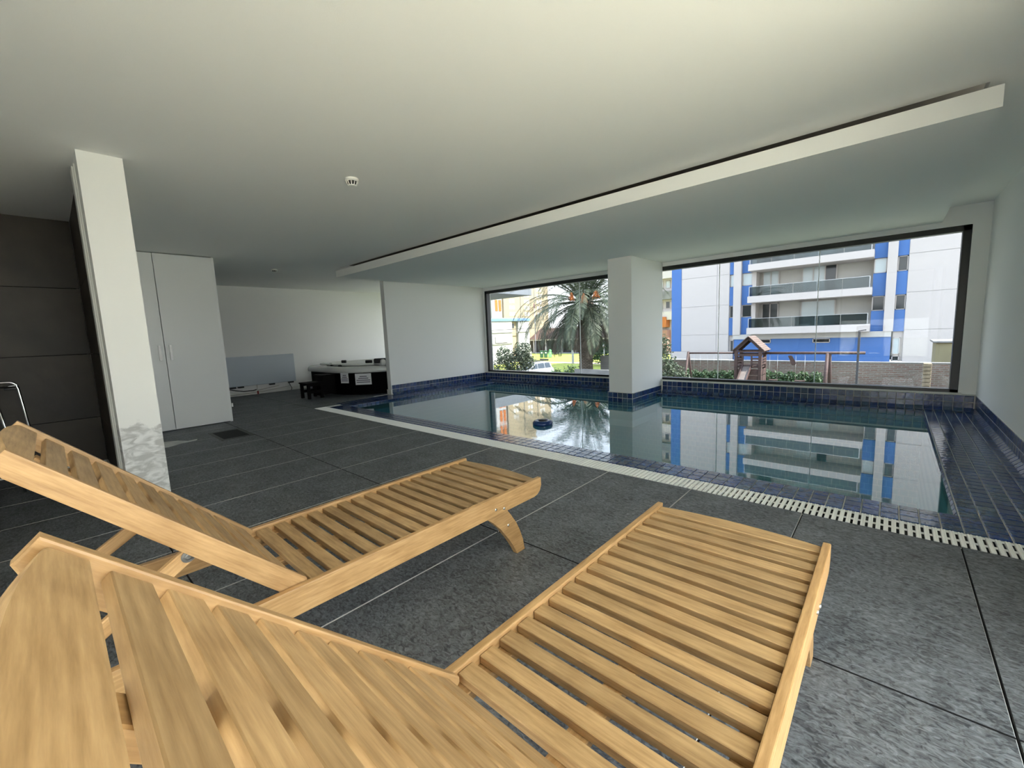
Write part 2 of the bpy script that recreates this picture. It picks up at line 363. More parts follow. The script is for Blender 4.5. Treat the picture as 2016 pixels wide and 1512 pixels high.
wr = struct('wall_right', M_wall, [(XR, XR + 0.2, 1.75, YW + 0.3, -0.14, CEIL), (XR, XR + 0.2, YR - 0.2, -0.15, -0.14, CEIL), (XR, XR + 0.2, -0.15, 1.75, 2.10, CEIL), (XR, XR + 0.2, -0.15, 1.75, -0.14, 0.0)])
struct('wall_left', M_wall, [(XL - 0.2, XL, YR - 0.2, 7.05, -0.14, CEIL)])
WZ0, WZ1 = 0.185, 1.995
wb = struct('wall_back', M_wall, [(-6.99, XR, YW, YW + 0.28, WZ1, CEIL), (-6.99, XR, YW, YW + 0.28, -0.3, WZ0), (-6.99, -6.83, YW, YW + 0.17, WZ0, WZ1),
                                  (0.575, XR, YW, YW + 0.28, WZ0, WZ1), (-6.99, XR, YW - 0.052, YW, -0.3, 0.172)])
wdv = struct('wall_divider', M_wall, [(-6.99, -6.87, 4.20, YW + 0.17, -0.14, CEIL)])
struct('wall_alcove', M_wall, [(XL, -6.99, 6.87, 7.05, -0.14, 0.55), (XL, -6.99, 6.87, 7.05, 2.0, CEIL), (XL, -9.55, 6.87, 7.05, 0.55, 2.0), (-7.25, -6.99, 6.87, 7.05, 0.55, 2.0)])
struct('wall_rear', M_wall, [(XL, -1.1, YR - 0.2, YR, -0.14, CEIL)])
wp = struct('wall_partition', M_column, [(-3.875, -3.525, 0.238, 0.440, -0.012, CEIL), (-6.67, -3.875, 0.28, 0.440, -0.012, CEIL)])
struct('baseboard_left', M_whitep, [(XL, XL + 0.012, 1.6, 6.87, 0, 0.075)])
struct('baseboard_divider', M_whitep, [(-7.005, -6.865, 4.188, 4.20, 0.0, 0.09)])
struct('trim_2', M_whitep, [(-3.875, -3.76, 0.226, 0.238, 0, CEIL - 0.03), (-3.72, -3.70, 0.232, 0.238, 0, CEIL - 0.03)])   # metal edge strips at the partition end
# dark shower bay at the left: large brown wall tiles, each its own piece
ws = struct('wall_shower', M_bed, [(-5.62, -5.515, YR, 0.238, 0, CEIL), (-5.515, -3.875, 0.277, 0.28, 0, CEIL)])
for k, (z0, z1) in enumerate(((0.012, 0.43), (0.43, 1.02), (1.02, 1.61), (1.61, CEIL))):
    for y0, y1 in ((YR, -0.92), (-0.92, 0.262)):
        box('tile', ws, M_brown, -5.515, -5.50, y0 + 0.002, y1 - 0.002, z0 + 0.002, z1 - 0.002, 0.0015)
    for x0, x1 in ((-5.50, -4.70), (-4.70, -3.876)):
        box('tile', ws, M_brown, x0 + 0.002, x1 - 0.002, 0.262, 0.277, z0 + 0.002, z1 - 0.002, 0.0015)
struct('baseboard_shower', M_whitep, [(-5.50, -5.485, YR, 0.262, 0, 0.012), (-5.485, -3.90, 0.25, 0.262, 0, 0.010)])

# ---------------- pillar standing in the pool
pl = struct('wall_pillar', M_wall, [(-3.135, -2.765, 5.62, YW, 0.10, 2.055), (-3.147, -2.753, 5.608, YW, -0.4, 0.108)])

# ---------------- blue tiles
def tile_mesh(w, h):
    """tile lying in local XY, face towards +Z, pillowed edge"""
    bm = bmesh.new(); g = 0.0030; t = 0.007; c = 0.0018; x, y = w / 2 - g, h / 2 - g
    b = [bm.verts.new(p) for p in ((-x, -y, 0), (x, -y, 0), (x, y, 0), (-x, y, 0))]
    s = [bm.verts.new(p) for p in ((-x, -y, t - c), (x, -y, t - c), (x, y, t - c), (-x, y, t - c))]
    f = [bm.verts.new(p) for p in ((-x + c, -y + c, t), (x - c, -y + c, t), (x - c, y - c, t), (-x + c, y - c, t))]
    bm.faces.new(f)
    for i in range(4):
        j = (i + 1) % 4; bm.faces.new((s[i], s[j], f[j], f[i])); bm.faces.new((b[i], b[j], s[j], s[i]))
    return finish(bm, 'tile', M_blue)
TM = {}
STUFF = {}
def ptile(parent, origin, ux, uy, w=T, h=T, single=True):
    """one pool tile: centre origin, in-plane axes ux, uy (face normal ux x uy)"""
    ux, uy = Vector(ux), Vector(uy); uz = ux.cross(uy)
    k = (round(w, 4), round(h, 4))
    if k not in TM: TM[k] = tile_mesh(*k)
    mt = Matrix((ux, uy, uz)).transposed()
    if single:
        o = link('tile', TM[k], parent, origin); o.rotation_euler = mt.to_euler(); return o
    STUFF.setdefault(parent.name, [parent, []])[1].append((k, Matrix.Translation(origin) @ mt.to_4x4()))
def flush_stuff():
    for pn, (parent, lst) in STUFF.items():
        bm = bmesh.new()
        for k, mx in lst:
            n0 = len(bm.verts); bm.from_mesh(TM[k]); bm.verts.ensure_lookup_table()
            bmesh.ops.transform(bm, matrix=mx, verts=bm.verts[n0:])
        o = link('tile_field', finish(bm, 'tile_field', M_blue), parent); o['kind'] = 'stuff'
S2 = math.sqrt(0.5)
# window-wall upstand: two rows and a coved foot, face at y = YW-0.06
yf = YW - 0.052
nx = int((XR - 0.02 + 6.87) / T)
for i in range(nx + 1):
    x = XR - 0.012 - T * (i + 0.5)
    if x < -6.86: break
    if -3.15 < x < -2.75: continue
    for r in range(2):
        ptile(wb, (x, yf, 0.172 - T * (r + 0.5)), (1, 0, 0), (0, 0, 1))
    ptile(wb, (x, yf - 0.018, 0.014), (1, 0, 0), (0, S2, S2), T, 0.056, single=True)
# right wall upstand
ny = int((yf - 2.87) / T)
for i in range(ny):
    y = yf - 0.012 - T * (i + 0.5)
    for r in range(2):
        ptile(wr, (XR, y, 0.172 - T * (r + 0.5)), (0, -1, 0), (0, 0, 1))
    ptile(wr, (XR - 0.018, y, 0.014), (0, -1, 0), (S2, 0, S2), T, 0.056)
# divider wall upstand (left end of the pool)
for i in range(int((yf - 4.215) / T)):
    y = 4.215 + T * (i + 0.5)
    for r in range(2):
        ptile(wdv, (-6.87, y, 0.172 - T * (r + 0.5)), (0, 1, 0), (0, 0, 1))
    ptile(wdv, (-6.852, y, 0.014), (0, 1, 0), (-S2, 0, S2), T, 0.056)
# pillar foot: rows on its front and right faces
for r in range(3):
    z = 0.104 - T * (r + 0.5)
    for i in range(5): ptile(pl, (-3.147 + 0.0788 * (i + 0.5), 5.608, z), (1, 0, 0), (0, 0, 1), 0.0788)
    for i in range(13):
        ptile(pl, (-2.753, 5.608 + T * (i + 0.5), z), (0, 1, 0), (0, 0, 1))
        ptile(pl, (-3.147, 5.608 + T * (i + 0.5), z), (0, -1, 0), (0, 0, 1))
multi('tile_cap', pl, M_grout, [(-3.152, -3.135, 5.603, 6.64, 0.102, 0.110), (-2.765, -2.748, 5.603, 6.64, 0.102, 0.110), (-3.152, -2.748, 5.603, 5.62, 0.102, 0.110)])
multi('tile_cap', wb, M_grout, [(-6.87, -3.14, yf - 0.006, YW - 0.002, 0.172, 0.178), (-2.76, XR, yf - 0.006, YW - 0.002, 0.172, 0.178)])
multi('tile_bed', wb, M_grout, [(-6.87, XR, yf - 0.002, yf, 0, 0.172)])
multi('tile_bed', wr, M_grout, [(XR - 0.002, XR, 2.87, yf, 0, 0.172)])
multi('tile_bed', wdv, M_grout, [(-6.87, -6.868, 4.205, yf, 0, 0.172)])
multi('tile_bed', pl, M_grout, [(-3.149, -2.751, 5.606, 5.608, -0.3, 0.104), (-2.753, -2.751, 5.608, 6.64, -0.3, 0.104)])

# ---------------- the pool
pool = thing('swimming_pool', 'indoor swimming pool with navy glazed tile edges and still teal water', 'pool', (0, 0, 0))
multi('coping', pool, M_grout, [(PX1, XR, 2.875, yf, -0.06, -0.006), (PX0, PX1, PY1, yf, -0.06, -0.006), (-6.87, PX0, 2.875, yf, -0.06, -0.006),
                                (PX0, PX1, 2.875, PY0, -0.06, -0.006)])
WZ = -0.032
bm = bmesh.new()
for f in (((PX0, PY0, -1.2), (PX1, PY0, -1.2), (PX1, PY1, -1.2), (PX0, PY1, -1.2)),
          ((PX0, PY0, -1.2), (PX0, PY0, 0), (PX1, PY0, 0), (PX1, PY0, -1.2)), ((PX0, PY1, -1.2), (PX1, PY1, -1.2), (PX1, PY1, 0), (PX0, PY1, 0)),
          ((PX0, PY0, -1.2), (PX0, PY1, -1.2), (PX0, PY1, 0), (PX0, PY0, 0)), ((PX1, PY0, -1.2), (PX1, PY0, 0), (PX1, PY1, 0), (PX1, PY1, -1.2))):
    off = Vector((0, 0, -0.007))
    bm.faces.new([bm.verts.new(Vector(p) + off) for p in f])
link('basin', finish(bm, 'basin', M_basin), pool)
bm = bmesh.new(); bm.faces.new([bm.verts.new(p) for p in ((PX0, PY0, WZ), (PX1, PY0, WZ), (PX1, PY1, WZ), (PX0, PY1, WZ))])
link('water', finish(bm, 'water', M_water), pool)
zt = -0.0065
single_count = 0
def cop(x, y, w=T, h=T, ok=True):
    global single_count
    s = ok and single_count < 290
    if s: single_count += 1
    ptile(pool, (x, y, zt), (1, 0, 0), (0, 1, 0), w, h, single=s)
for i in range(48):                                   # ledge along the right wall: five columns
    y = 2.88 + T * (i + 0.5)
    if y > yf - 0.03: break
    for c in range(5): cop(PX1 + 0.002 + T * (c + 0.5), y)
    ptile(pool, (PX1 - 0.004, y, -0.034), (0, -1, 0), (S2 * 0.6, 0, 0.9), T, 0.05, single=False) if y > PY0 else None
nb = int((PX1 + 6.6) / T)
for i in range(nb):                                   # near edge, three rows
    x = PX1 + 0.002 - T * (i + 0.5)
    for r in range(3): cop(x, 2.88 + T * (r + 0.5), T, T, i < 22)
for i in range(86):                                   # far ledge below the windows
    x = PX1 + 0.002 - T * (i + 0.5)
    if x < PX0: break
    if -3.16 < x < -2.74: continue
    for r in range(2): cop(x, PY1 + T * (r + 0.5), T, T, False)
    ptile(pool, (x, PY1 - 0.002, -0.044), (1, 0, 0), (0, 0, 1), T, T, single=False)
for i in range(45):                                   # left ledge
    y = PY0 + T * (i + 0.5)
    if y > yf - 0.03: break
    for c in range(6): cop(PX0 - T * (c + 0.5), y, T, T, False)
    if y < PY1: ptile(pool, (PX0 + 0.002, y, -0.044), (0, 1, 0), (0, 0, 1), T, T, single=False)
flush_stuff()

# ---------------- overflow grate
gr = thing('drain_grate', 'long white slotted drain grate along the near pool edge', 'grate', (-2.98, 2.78, 0))
multi('gutter', gr, plain('gutter_plastic', (0.10, 0.095, 0.09), 0.7), [(-3.68, 3.68, -0.088, 0.088, -0.09, -0.055)])
bm = bmesh.new()
prof = [(-0.0092, -0.022), (-0.0092, -0.001), (-0.0078, 0.0015), (-0.0026, 0.0015), (-0.0016, -0.0015), (0.0016, -0.0015), (0.0026, 0.0015), (0.0078, 0.0015), (0.0092, -0.001), (0.0092, -0.022)]
bm_prism(bm, prof, 1, -0.086, 0.086); barm = finish(bm, 'bar', M_grate)
nbar = 246; pitch = 7.36 / nbar
for i in range(nbar): link('bar', barm, gr, (-3.68 + pitch * (i + 0.5), 0, 0))
multi('rib', gr, M_grate, [(-3.68, 3.68, -0.006, 0.006, -0.02, -0.006), (-3.68, 3.68, -0.088, -0.084, -0.03, -0.010), (-3.68, 3.68, 0.084, 0.088, -0.03, -0.004)])

# ---------------- windows
win = tag(bpy.data.objects.new('window_1', None), kind='structure'); COL.objects.link(win); win.location = (0, YW, 0)
fx0, fx1 = -6.83, 0.575
multi('window_frame', win, M_black, [(fx0, fx1, 0.0, 0.11, WZ1 - 0.062, WZ1), (fx0, fx1, 0.0, 0.11, WZ0, WZ0 + 0.042), (fx0, fx0 + 0.062, 0.0, 0.11, WZ0, WZ1), (fx1 - 0.068, fx1, 0.0, 0.11, WZ0, WZ1)], 0.004)
multi('window_sill', win, M_sill, [(fx0, -3.135, -0.055, 0.0, 0.178, WZ0 + 0.006), (-2.765, 0.60, -0.055, 0.0, 0.178, WZ0 + 0.006)])
edges = [fx0 + 0.05, -5.58, -4.362, -3.15, -1.930, -0.737, fx1 - 0.05]
for a, b in zip(edges, edges[1:]):
    box('pane', win, M_glass, a + 0.002, b - 0.002, 0.05, 0.06, WZ0 + 0.035, WZ1 - 0.05)
for x in edges[1:-1]:
    if x == -5.58: continue
    box('glazing_joint', win, M_silicone, x - 0.0035, x + 0.0035, 0.046, 0.064, WZ0 + 0.04, WZ1 - 0.06)
sdw = tag(bpy.data.objects.new('window_2', None), kind='structure'); COL.objects.link(sdw); sdw.location = (XR + 0.1, 0.80, 0)
multi('window_frame', sdw, M_black, [(-0.04, 0.04, -0.95, 0.95, 2.05, 2.10), (-0.04, 0.04, -0.95, 0.95, 0.0, 0.05), (-0.04, 0.04, -0.95, -0.90, 0, 2.1), (-0.04, 0.04, 0.90, 0.95, 0, 2.1), (-0.04, 0.04, -0.025, 0.025, 0, 2.1)])
for a, b in ((-0.90, -0.025), (0.025, 0.90)): box('pane', sdw, M_clear, -0.005, 0.005, a, b, 0.05, 2.05)
struct('sun_block_slab', M_ceil, [(XR + 0.2, 2.75, YR - 0.2, 2.6, 2.32, 2.45)])  # unseen slab added outside to keep direct sun off the side window
rear = tag(bpy.data.objects.new('window_4', None), kind='structure'); COL.objects.link(rear); rear.location = (0, YR - 0.1, 0)
multi('window_frame', rear, M_black, [(-1.1, XR, -0.05, 0.03, 2.16, CEIL), (-1.1, XR, -0.05, 0.03, 0.0, 0.04), (-1.1, -1.06, -0.05, 0.03, 0, CEIL), (XR - 0.04, XR, -0.05, 0.03, 0, CEIL)])
box('pane', rear, M_clear, -1.06, XR - 0.04, -0.015, -0.005, 0.04, 2.16)
multi('light_block_blind', rear, M_wall, [(-1.06, XR - 0.04, 0.04, 0.05, 1.02, 2.16), (-1.06, XR - 0.04, 0.03, 0.06, 1.00, 1.03)])  # unseen blind added to cut off the higher daylight from the rear
alc = tag(bpy.data.objects.new('fill_window_3', None), kind='structure'); COL.objects.link(alc); alc.location = (-8.4, 6.96, 0)  # unseen window added to brighten the far left of the room
multi('window_frame', alc, M_black, [(-1.15, 1.15, -0.04, 0.04, 1.95, 2.0), (-1.15, 1.15, -0.04, 0.04, 0.55, 0.60), (-1.15, -1.10, -0.04, 0.04, 0.55, 2.0), (1.10, 1.15, -0.04, 0.04, 0.55, 2.0), (-0.02, 0.02, -0.04, 0.04, 0.55, 2.0)])
for a, b in ((-1.10, -0.02), (0.02, 1.10)): box('pane', alc, M_clear, a, b, -0.005, 0.005, 0.60, 1.95)
# ---------------- ceiling devices
def detector(name, label, loc, s=1.0):
    t = thing(name, label, 'smoke detector', loc)
    bm = bmesh.new(); bm_lathe(bm, [(0.05 * s, 0), (0.052 * s, -0.012 * s), (0.048 * s, -0.018 * s), (0.046 * s, -0.019 * s), (0.046 * s, -0.021 * s)][::-1], 28)
    link('base', finish(bm, 'base', M_whitep, False), t)
    bm = bmesh.new(); bm_lathe(bm, [(0.018 * s, -0.052 * s), (0.026 * s, -0.048 * s), (0.03 * s, -0.046 * s), (0.036 * s, -0.038 * s), (0.036 * s, -0.020 * s)], 24)
    link('chamber', finish(bm, 'chamber', M_black), t)
    bm = bmesh.new(); bm_lathe(bm, [(0.020 * s, -0.056 * s), (0.030 * s, -0.052 * s), (0.031 * s, -0.048 * s), (0.018 * s, -0.048 * s)], 24)
    for k in range(10):
        a = 2 * math.pi * k / 10; c, sn = math.cos(a), math.sin(a)
        bm_tube(bm, [(0.046 * s * c, 0.046 * s * sn, -0.019 * s), (0.029 * s * c, 0.029 * s * sn, -0.050 * s)], 0.0035 * s, 5)
    link('cage', finish(bm, 'cage', M_whitep), t)
detector('smoke_detector', 'round cream smoke detector on the ceiling before the hung panel, the larger one', (-2.945, 1.61, CEIL), 0.92)
detector('smoke_detector', 'tiny round white smoke detector on the far ceiling above the panel heater', (-7.29, 2.54, CEIL), 0.9)

# ================================================================== LOUNGERS
W = 0.575
def lounger():
    t = thing('sun_lounger', '', 'sun lounger', (0, 0, 0))
    hw = W / 2
    # side rails: rounded lower corner at the foot end
    y0, y1, zt, zb = -0.36, 1.62, 0.335, 0.250
    prof = [(y0, zb), (y0, zt), (y1, zt), (y1 + 0.002, zb + 0.045), (y1 - 0.01, zb + 0.02), (y1 - 0.03, zb + 0.005), (y1 - 0.055, zb)]
    for s in (-1, 1):
        bm = bmesh.new(); bm_prism(bm, [(p[0] - 0.63, p[1] - 0.2925) for p in prof], 0, -0.011, 0.011, 0.003, 2)
        link('side_rail', finish(bm, 'side_rail', M_wy), t, (s * (hw - 0.011), 0.63, 0.2925))
        box('ledge', t, M_wy, s * (hw - 0.042) - 0.020, s * (hw - 0.042) + 0.020, 0.47, 1.60, 0.280, 0.304, 0.002)
    box('centre_bearer', t, M_wy, -0.022, 0.022, 0.47, 1.60, 0.282, 0.304, 0.002)
    # seat slats
    bm = bmesh.new(); bm_box(bm, -hw + 0.023, hw - 0.023, -0.0215, 0.0215, -0.010, 0.010, 0.0015, 1); sm = finish(bm, 'seat_slat', M_wx)
    for i in range(16): link('seat_slat', sm, t, (0, 0.514 + 0.0652 * i + 0.0215, 0.315))
    bm = bmesh.new(); n = 12; top = []
    pr = [(-hw + 0.023, -0.0235), (hw - 0.023, -0.0235)] + [(hw - 0.023 - (W - 0.046) * k / n, 0.0235 + 0.022 * math.sin(math.pi * k / n)) for k in range(n + 1)]
    bm_prism(bm, pr, 2, -0.009, 0.009, 0.002, 1); link('seat_slat', finish(bm, 'seat_slat', M_wx), t, (0, 0.514 + 0.0652 * 16 + 0.0235, 0.316))
    # front legs: curved brackets below the rails
    lp = [(1.195, 0.30), (1.195, 0.255), (1.25, 0.212), (1.296, 0.165), (1.352, 0.09), (1.380, 0.045), (1.403, 0.0), (1.460, 0.0), (1.448, 0.055), (1.428, 0.11), (1.406, 0.157), (1.372, 0.205), (1.345, 0.235), (1.335, 0.255), (1.335, 0.30)]
    lp = [(a + 0.045, b) for a, b in lp]
    bx = [((1.303 + 0.045), 0.268), (1.250 + 0.045, 0.280), (1.348 + 0.045, 0.165)]
    for s in (-1, 1):
        xo = s * (hw - 0.022)
        for sgn, oy in ((1, 0.0), (-1, 0.0)):
            q = lp if sgn == 1 else [(1.18 - a, b) for a, b in lp][::-1]
            cy, cz = (1.38, 0.15) if sgn == 1 else (-0.20, 0.15)
            bm = bmesh.new(); bm_prism(bm, [(a - cy, b - cz) for a, b in q], 0, -0.014, 0.014, 0.003, 2)
            link('leg', finish(bm, 'leg', M_wy), t, (xo - s * 0.014, cy, cz))
        for (a, b) in bx:
            bm = bmesh.new(); bm_lathe(bm, [(0.0065, 0), (0.0065, 0.002), (0.004, 0.004)], 12)
            link('bolt', finish(bm, 'bolt', M_steel), t, (s * (hw if b > 0.2 else hw - 0.022), a, b), (0, s * R(90), 0))
    box('leg_brace', t, M_wy, -hw + 0.05, hw - 0.05, 1.30, 1.325, 0.215, 0.255, 0.002)
    box('foot_stretcher', t, M_wy, -hw + 0.022, hw - 0.022, 1.565, 1.585, 0.262, 0.283, 0.002)
    box('back_stretcher', t, M_wy, -hw + 0.022, hw - 0.022, 0.455, 0.478, 0.262, 0.306, 0.002)
    box('head_stretcher', t, M_wy, -hw + 0.022, hw - 0.022, -0.33, -0.305, 0.262, 0.31, 0.002)
    # backrest, tilted 45 degrees: built flat with s along +Y then rotated; origin on its top plane at the hinge
    back = bpy.data.objects.new('backrest', None); COL.objects.link(back); back.parent = t
    back.location = (0, 0.514, 0.325); back.rotation_euler = (R(45), 0, R(180))
    hb = hw - 0.026
    rp_ = [(0.012, -0.008), (0.020, 0.0), (0.767, 0.0), (0.767, -0.032), (0.735, -0.048), (0.10, -0.060), (0.012, -0.060)]
    for s in (-1, 1):
        bm = bmesh.new(); bm_prism(bm, [(a - 0.39, b) for a, b in rp_], 0, -0.010, 0.010, 0.003, 2)
        link('back_rail', finish(bm, 'back_rail', M_wy), back, (s * (hb - 0.010), 0.39, 0))
    bw = hb - 0.021
    bm = bmesh.new(); bm_box(bm, -bw, bw, -0.0235, 0.0235, -0.0075, 0.0075, 0.0015, 1); bs = finish(bm, 'back_slat', M_wx)
    for k in range(9): link('back_slat', bs, back, (0, 0.693 - 0.0645 * k - 0.024, -0.016))
    bm = bmesh.new(); bm_box(bm, -bw, bw, -0.031, 0.031, -0.0075, 0.0075, 0.0015, 1); link('back_slat', finish(bm, 'back_slat', M_wx), back, (0, 0.082, -0.016))
    bm = bmesh.new(); pr = [(-bw, -0.022), (bw, -0.022)] + [(bw - 2 * bw * k / 16, 0.022 + 0.026 * math.sin(math.pi * k / 16)) for k in range(17)]
    bm_prism(bm, pr, 2, -0.013, 0.011, 0.008, 3); link('crest', finish(bm, 'crest', M_wx), back, (0, 0.735, -0.016))
    box('back_bearer', back, M_wy, -0.022, 0.022, 0.06, 0.70, -0.047, -0.025, 0.002)
    # prop: two struts from the back rails down to the side rails, with a bar between their feet
    for s in (-1, 1):
        a = Vector((s * (hb - 0.032), 0.230, 0.520)); b = Vector((s * (hb - 0.032), -0.085, 0.318))
        d = (b - a); L = d.length; ang = math.atan2(d.z, d.y)
        bm = bmesh.new(); bm_prism(bm, [(-0.016, -0.012), (-0.016, 0.012), (-0.008, 0.0185), (L, 0.0185), (L, -0.0185), (-0.008, -0.0185)], 0, -0.010, 0.010, 0.003, 1)
        o = link('prop_strut', finish(bm, 'prop_strut', M_wy), t, a); o.rotation_euler = (ang, 0, 0)
        bm = bmesh.new(); bm_lathe(bm, [(0.015, 0), (0.015, 0.002), (0.0085, 0.0025), (0.0085, 0.005), (0.005, 0.006)], 16)
        for q in (-1, 1):
            bb = link('bolt', bpy.data.meshes.get('prop_bolt') or finish(bm, 'prop_bolt', M_bolt), t, a + Vector((q * 0.010, 0, 0)), (0, q * R(90), 0))
    box('prop_bar', t, M_wy, -hb + 0.02, hb - 0.02, -0.10, -0.075, 0.305, 0.330, 0.003)
    return t
l1 = lounger(); l1.location = (-0.398, 0, 0)
l1['label'] = 'slatted teak sun lounger nearest the camera, seen over its raised backrest'; l1['group'] = 'teak sun loungers'
l2 = copy_tree(l1); l2.location = (-1.548, -0.052, 0)
l2['label'] = 'slatted teak sun lounger seen from the side, beside the peeling white column'

# ================================================================== LEFT SIDE OF THE ROOM
# cupboard
cb = thing('cupboard', 'tall white two-door cupboard reaching the ceiling', 'cupboard', (-7.0, 1.0, 0))
multi('body', cb, M_lacq, [(-0.32, 0.298, 0.575, 0.602, 0.0, 2.198), (-0.32, 0.298, -0.56, -0.535, 0.0, 2.198), (-0.32, -0.30, -0.535, 0.575, 0, 2.198), (-0.30, 0.298, -0.535, 0.575, 2.17, 2.185), (-0.30, 0.298, -0.535, 0.575, 0.006, 0.03)])
for y0, y1, hy in ((-0.025, 0.570, 0.028), (-0.530, -0.031, -0.080)):
    dm = box('door', cb, M_lacq, 0.300, 0.322, y0, y1, 0.012, 2.188, 0.0015)
    cx, cy, cz = dm.location
    h = multi('handle', dm, M_alu, [(0.025, 0.034, hy - 0.013 - cy, hy + 0.013 - cy, 0.885 - cz, 1.075 - cz), (0.011, 0.026, hy - 0.005 - cy, hy + 0.005 - cy, 0.90 - cz, 0.912 - cz), (0.011, 0.026, hy - 0.005 - cy, hy + 0.005 - cy, 1.048 - cz, 1.06 - cz)], 0.001)
box('hinge_block', cb, M_whitep, 0.30, 0.325, 0.602, 0.618, 0.20, 0.25, 0.003)
# floor access hatch
ha = thing('floor_hatch', 'black square drain hatch in a dark frame, set in the floor before the cupboard', 'drain', (-5.73, 1.33, 0))
multi('frame', ha, plain('hatch_frame', (0.03, 0.03, 0.03), 0.5), [(-0.30, 0.30, -0.165, -0.13, 0.0005, 0.004), (-0.30, 0.30, 0.13, 0.165, 0.0005, 0.004), (-0.30, -0.25, -0.13, 0.13, 0.0005, 0.004), (0.25, 0.30, -0.13, 0.13, 0.0005, 0.004)])
M_hole = plain('hatch_grille', (0.004, 0.004, 0.004), 0.8)
multi('grille', ha, M_hole, [(-0.25, 0.25, -0.13 + 0.026 * k + 0.003, -0.13 + 0.026 * (k + 1) - 0.003, 0.0005, 0.0025) for k in range(10)] + [(-0.25, 0.25, -0.13, 0.13, 0.0003, 0.0012)])
# flake of plaster on the floor
bm = bmesh.new()
pts = [(-6.02, 0.63), (-5.66, 0.60), (-5.62, 0.74), (-5.70, 0.86), (-5.74, 1.00), (-5.80, 1.02), (-5.78, 0.93), (-5.90, 0.86), (-5.97, 0.74)]
bm_prism(bm, [(a + 5.8, b - 0.8) for a, b in pts], 2, 0.0004, 0.003)
tag(link('plaster_flake', finish(bm, 'plaster_flake', plain('plaster', (0.62, 0.62, 0.60), 0.9, noise=0.2)), None, (-5.8, 0.8, 0)), 'grey-white smear of spilled plaster on the dark floor beside the column', 'plaster')
# panel heater with its pipes and cable
ht = thing('panel_heater', 'wide pale blue-grey panel heater low on the far white wall', 'heater', (XL + 0.013, 2.95, 0))
M_heat = plain('heater_enamel', (0.56, 0.62, 0.70), 0.3)
bm = bmesh.new(); bm_box(bm, 0.05, 0.085, -0.64, 0.64, 0.195, 0.795, 0.012, 3); link('panel', finish(bm, 'panel', M_heat), ht)
for y in (-0.56, -0.42, 0.16, 0.54):
    box('bracket', ht, M_rubber, 0.0, 0.085, y - 0.05, y + 0.05, 0.165, 0.195, 0.004)
tube('cable', ht, M_rubber, [(0.03, -0.64, 0.16), (0.05, -0.52, 0.12), (0.05, -0.38, 0.09), (0.05, -0.2, 0.085), (0.05, -0.14, 0.10)], 0.010, 6)
tube('cable', ht, M_rubber, [(0.04, 0.50, 0.17), (0.04, 0.52, 0.12), (0.04, 0.55, 0.05), (0.03, 0.54, 0.0)], 0.006, 6)
M_pipe = plain('pipe_paint', (0.55, 0.52, 0.48), 0.5)
tube('pipe', ht, M_pipe, [(0.03, -0.62, 0.03), (0.03, 0.0, 0.045), (0.03, 0.52, 0.10)], 0.007, 6)
tube('pipe', ht, M_pipe, [(0.03, -0.12, 0.195), (0.03, -0.12, 0.08), (0.03, 0.30, 0.13)], 0.007, 6)
M_red = plain('valve_red', (0.30, 0.02, 0.015), 0.5)
multi('valve', ht, M_red, [(0.02, 0.045, -0.13, -0.105, 0.0, 0.065)], 0.004)

# hot tub
M_skirt = plain('tub_skirt', (0.002, 0.002, 0.002), 0.7, spec=0.05)
M_acryl = plain('tub_acrylic', (0.72, 0.73, 0.72), 0.12)
tub = thing('hot_tub', 'white-rimmed hot tub with a black skirt in the far alcove', 'hot tub', (-8.29, 4.62, 0))
def tub_outline(s, n=40):
    """rounded square with a big soft corner towards the room"""
    pts = []
    cr = [(0.0, 1.22, 1.05, 0.25), (1.22, 0.0, 0, 0)]
    hx0, hx1, hy0, hy1 = -1.05, 1.27, -1.00, 1.10
    def arc(cx, cy, r, a0, a1, m):
        for k in range(m + 1):
            a = R(a0 + (a1 - a0) * k / m); pts.append(((cx + r * math.cos(a)) * s, (cy + r * math.sin(a)) * s))
    arc(hx1 - 1.05, hy0 + 1.05, 1.05, -90, 0, 12)
    arc(hx1 - 0.25, hy1 - 0.25, 0.25, 0, 90, 5); arc(hx0 + 0.25, hy1 - 0.25, 0.25, 90, 180, 5); arc(hx0 + 0.3, hy0 + 0.3, 0.3, 180, 270, 5)
    return pts
def loft(bm, loops, close_top=True, close_bot=True):
    L = [[bm.verts.new((p[0], p[1], z)) for p in o] for o, z in loops]; n = len(L[0])
    for a, b in zip(L, L[1:]):
        for k in range(n): bm.faces.new((a[k], a[(k + 1) % n], b[(k + 1) % n], b[k]))
    if close_bot: bm.faces.new(L[0][::-1])
    if close_top: bm.faces.new(L[-1])
    bmesh.ops.recalc_face_normals(bm, faces=bm.faces[:])
bm = bmesh.new(); loft(bm, [(tub_outline(0.955), 0.0), (tub_outline(0.955), 0.42)]); link('skirt', finish(bm, 'skirt', M_skirt), tub)
bm = bmesh.new(); loft(bm, [(tub_outline(0.97), 0.415), (tub_outline(1.0), 0.425), (tub_outline(1.0), 0.48), (tub_outline(0.985), 0.515), (tub_outline(0.95), 0.535), (tub_outline(0.86), 0.535), (tub_outline(0.82), 0.50), (tub_outline(0.74), 0.30), (tub_outline(0.6), 0.22)])
link('rim', finish(bm, 'rim', M_acryl, True), tub)
bm = bmesh.new(); loft(bm, [(tub_outline(0.80), 0.545), (tub_outline(0.81), 0.56), (tub_outline(0.80), 0.572), (tub_outline(0.74), 0.575), (tub_outline(0.70), 0.52), (tub_outline(0.69), 0.45)], False, False)
link('seat_lip', finish(bm, 'seat_lip', M_acryl, True), tub)
bm = bmesh.new(); bm_box(bm, 0.86, 1.20, -0.44, -0.12, 0.535, 0.66, 0.05, 4); link('head_console', finish(bm, 'head_console', M_acryl, True), tub)
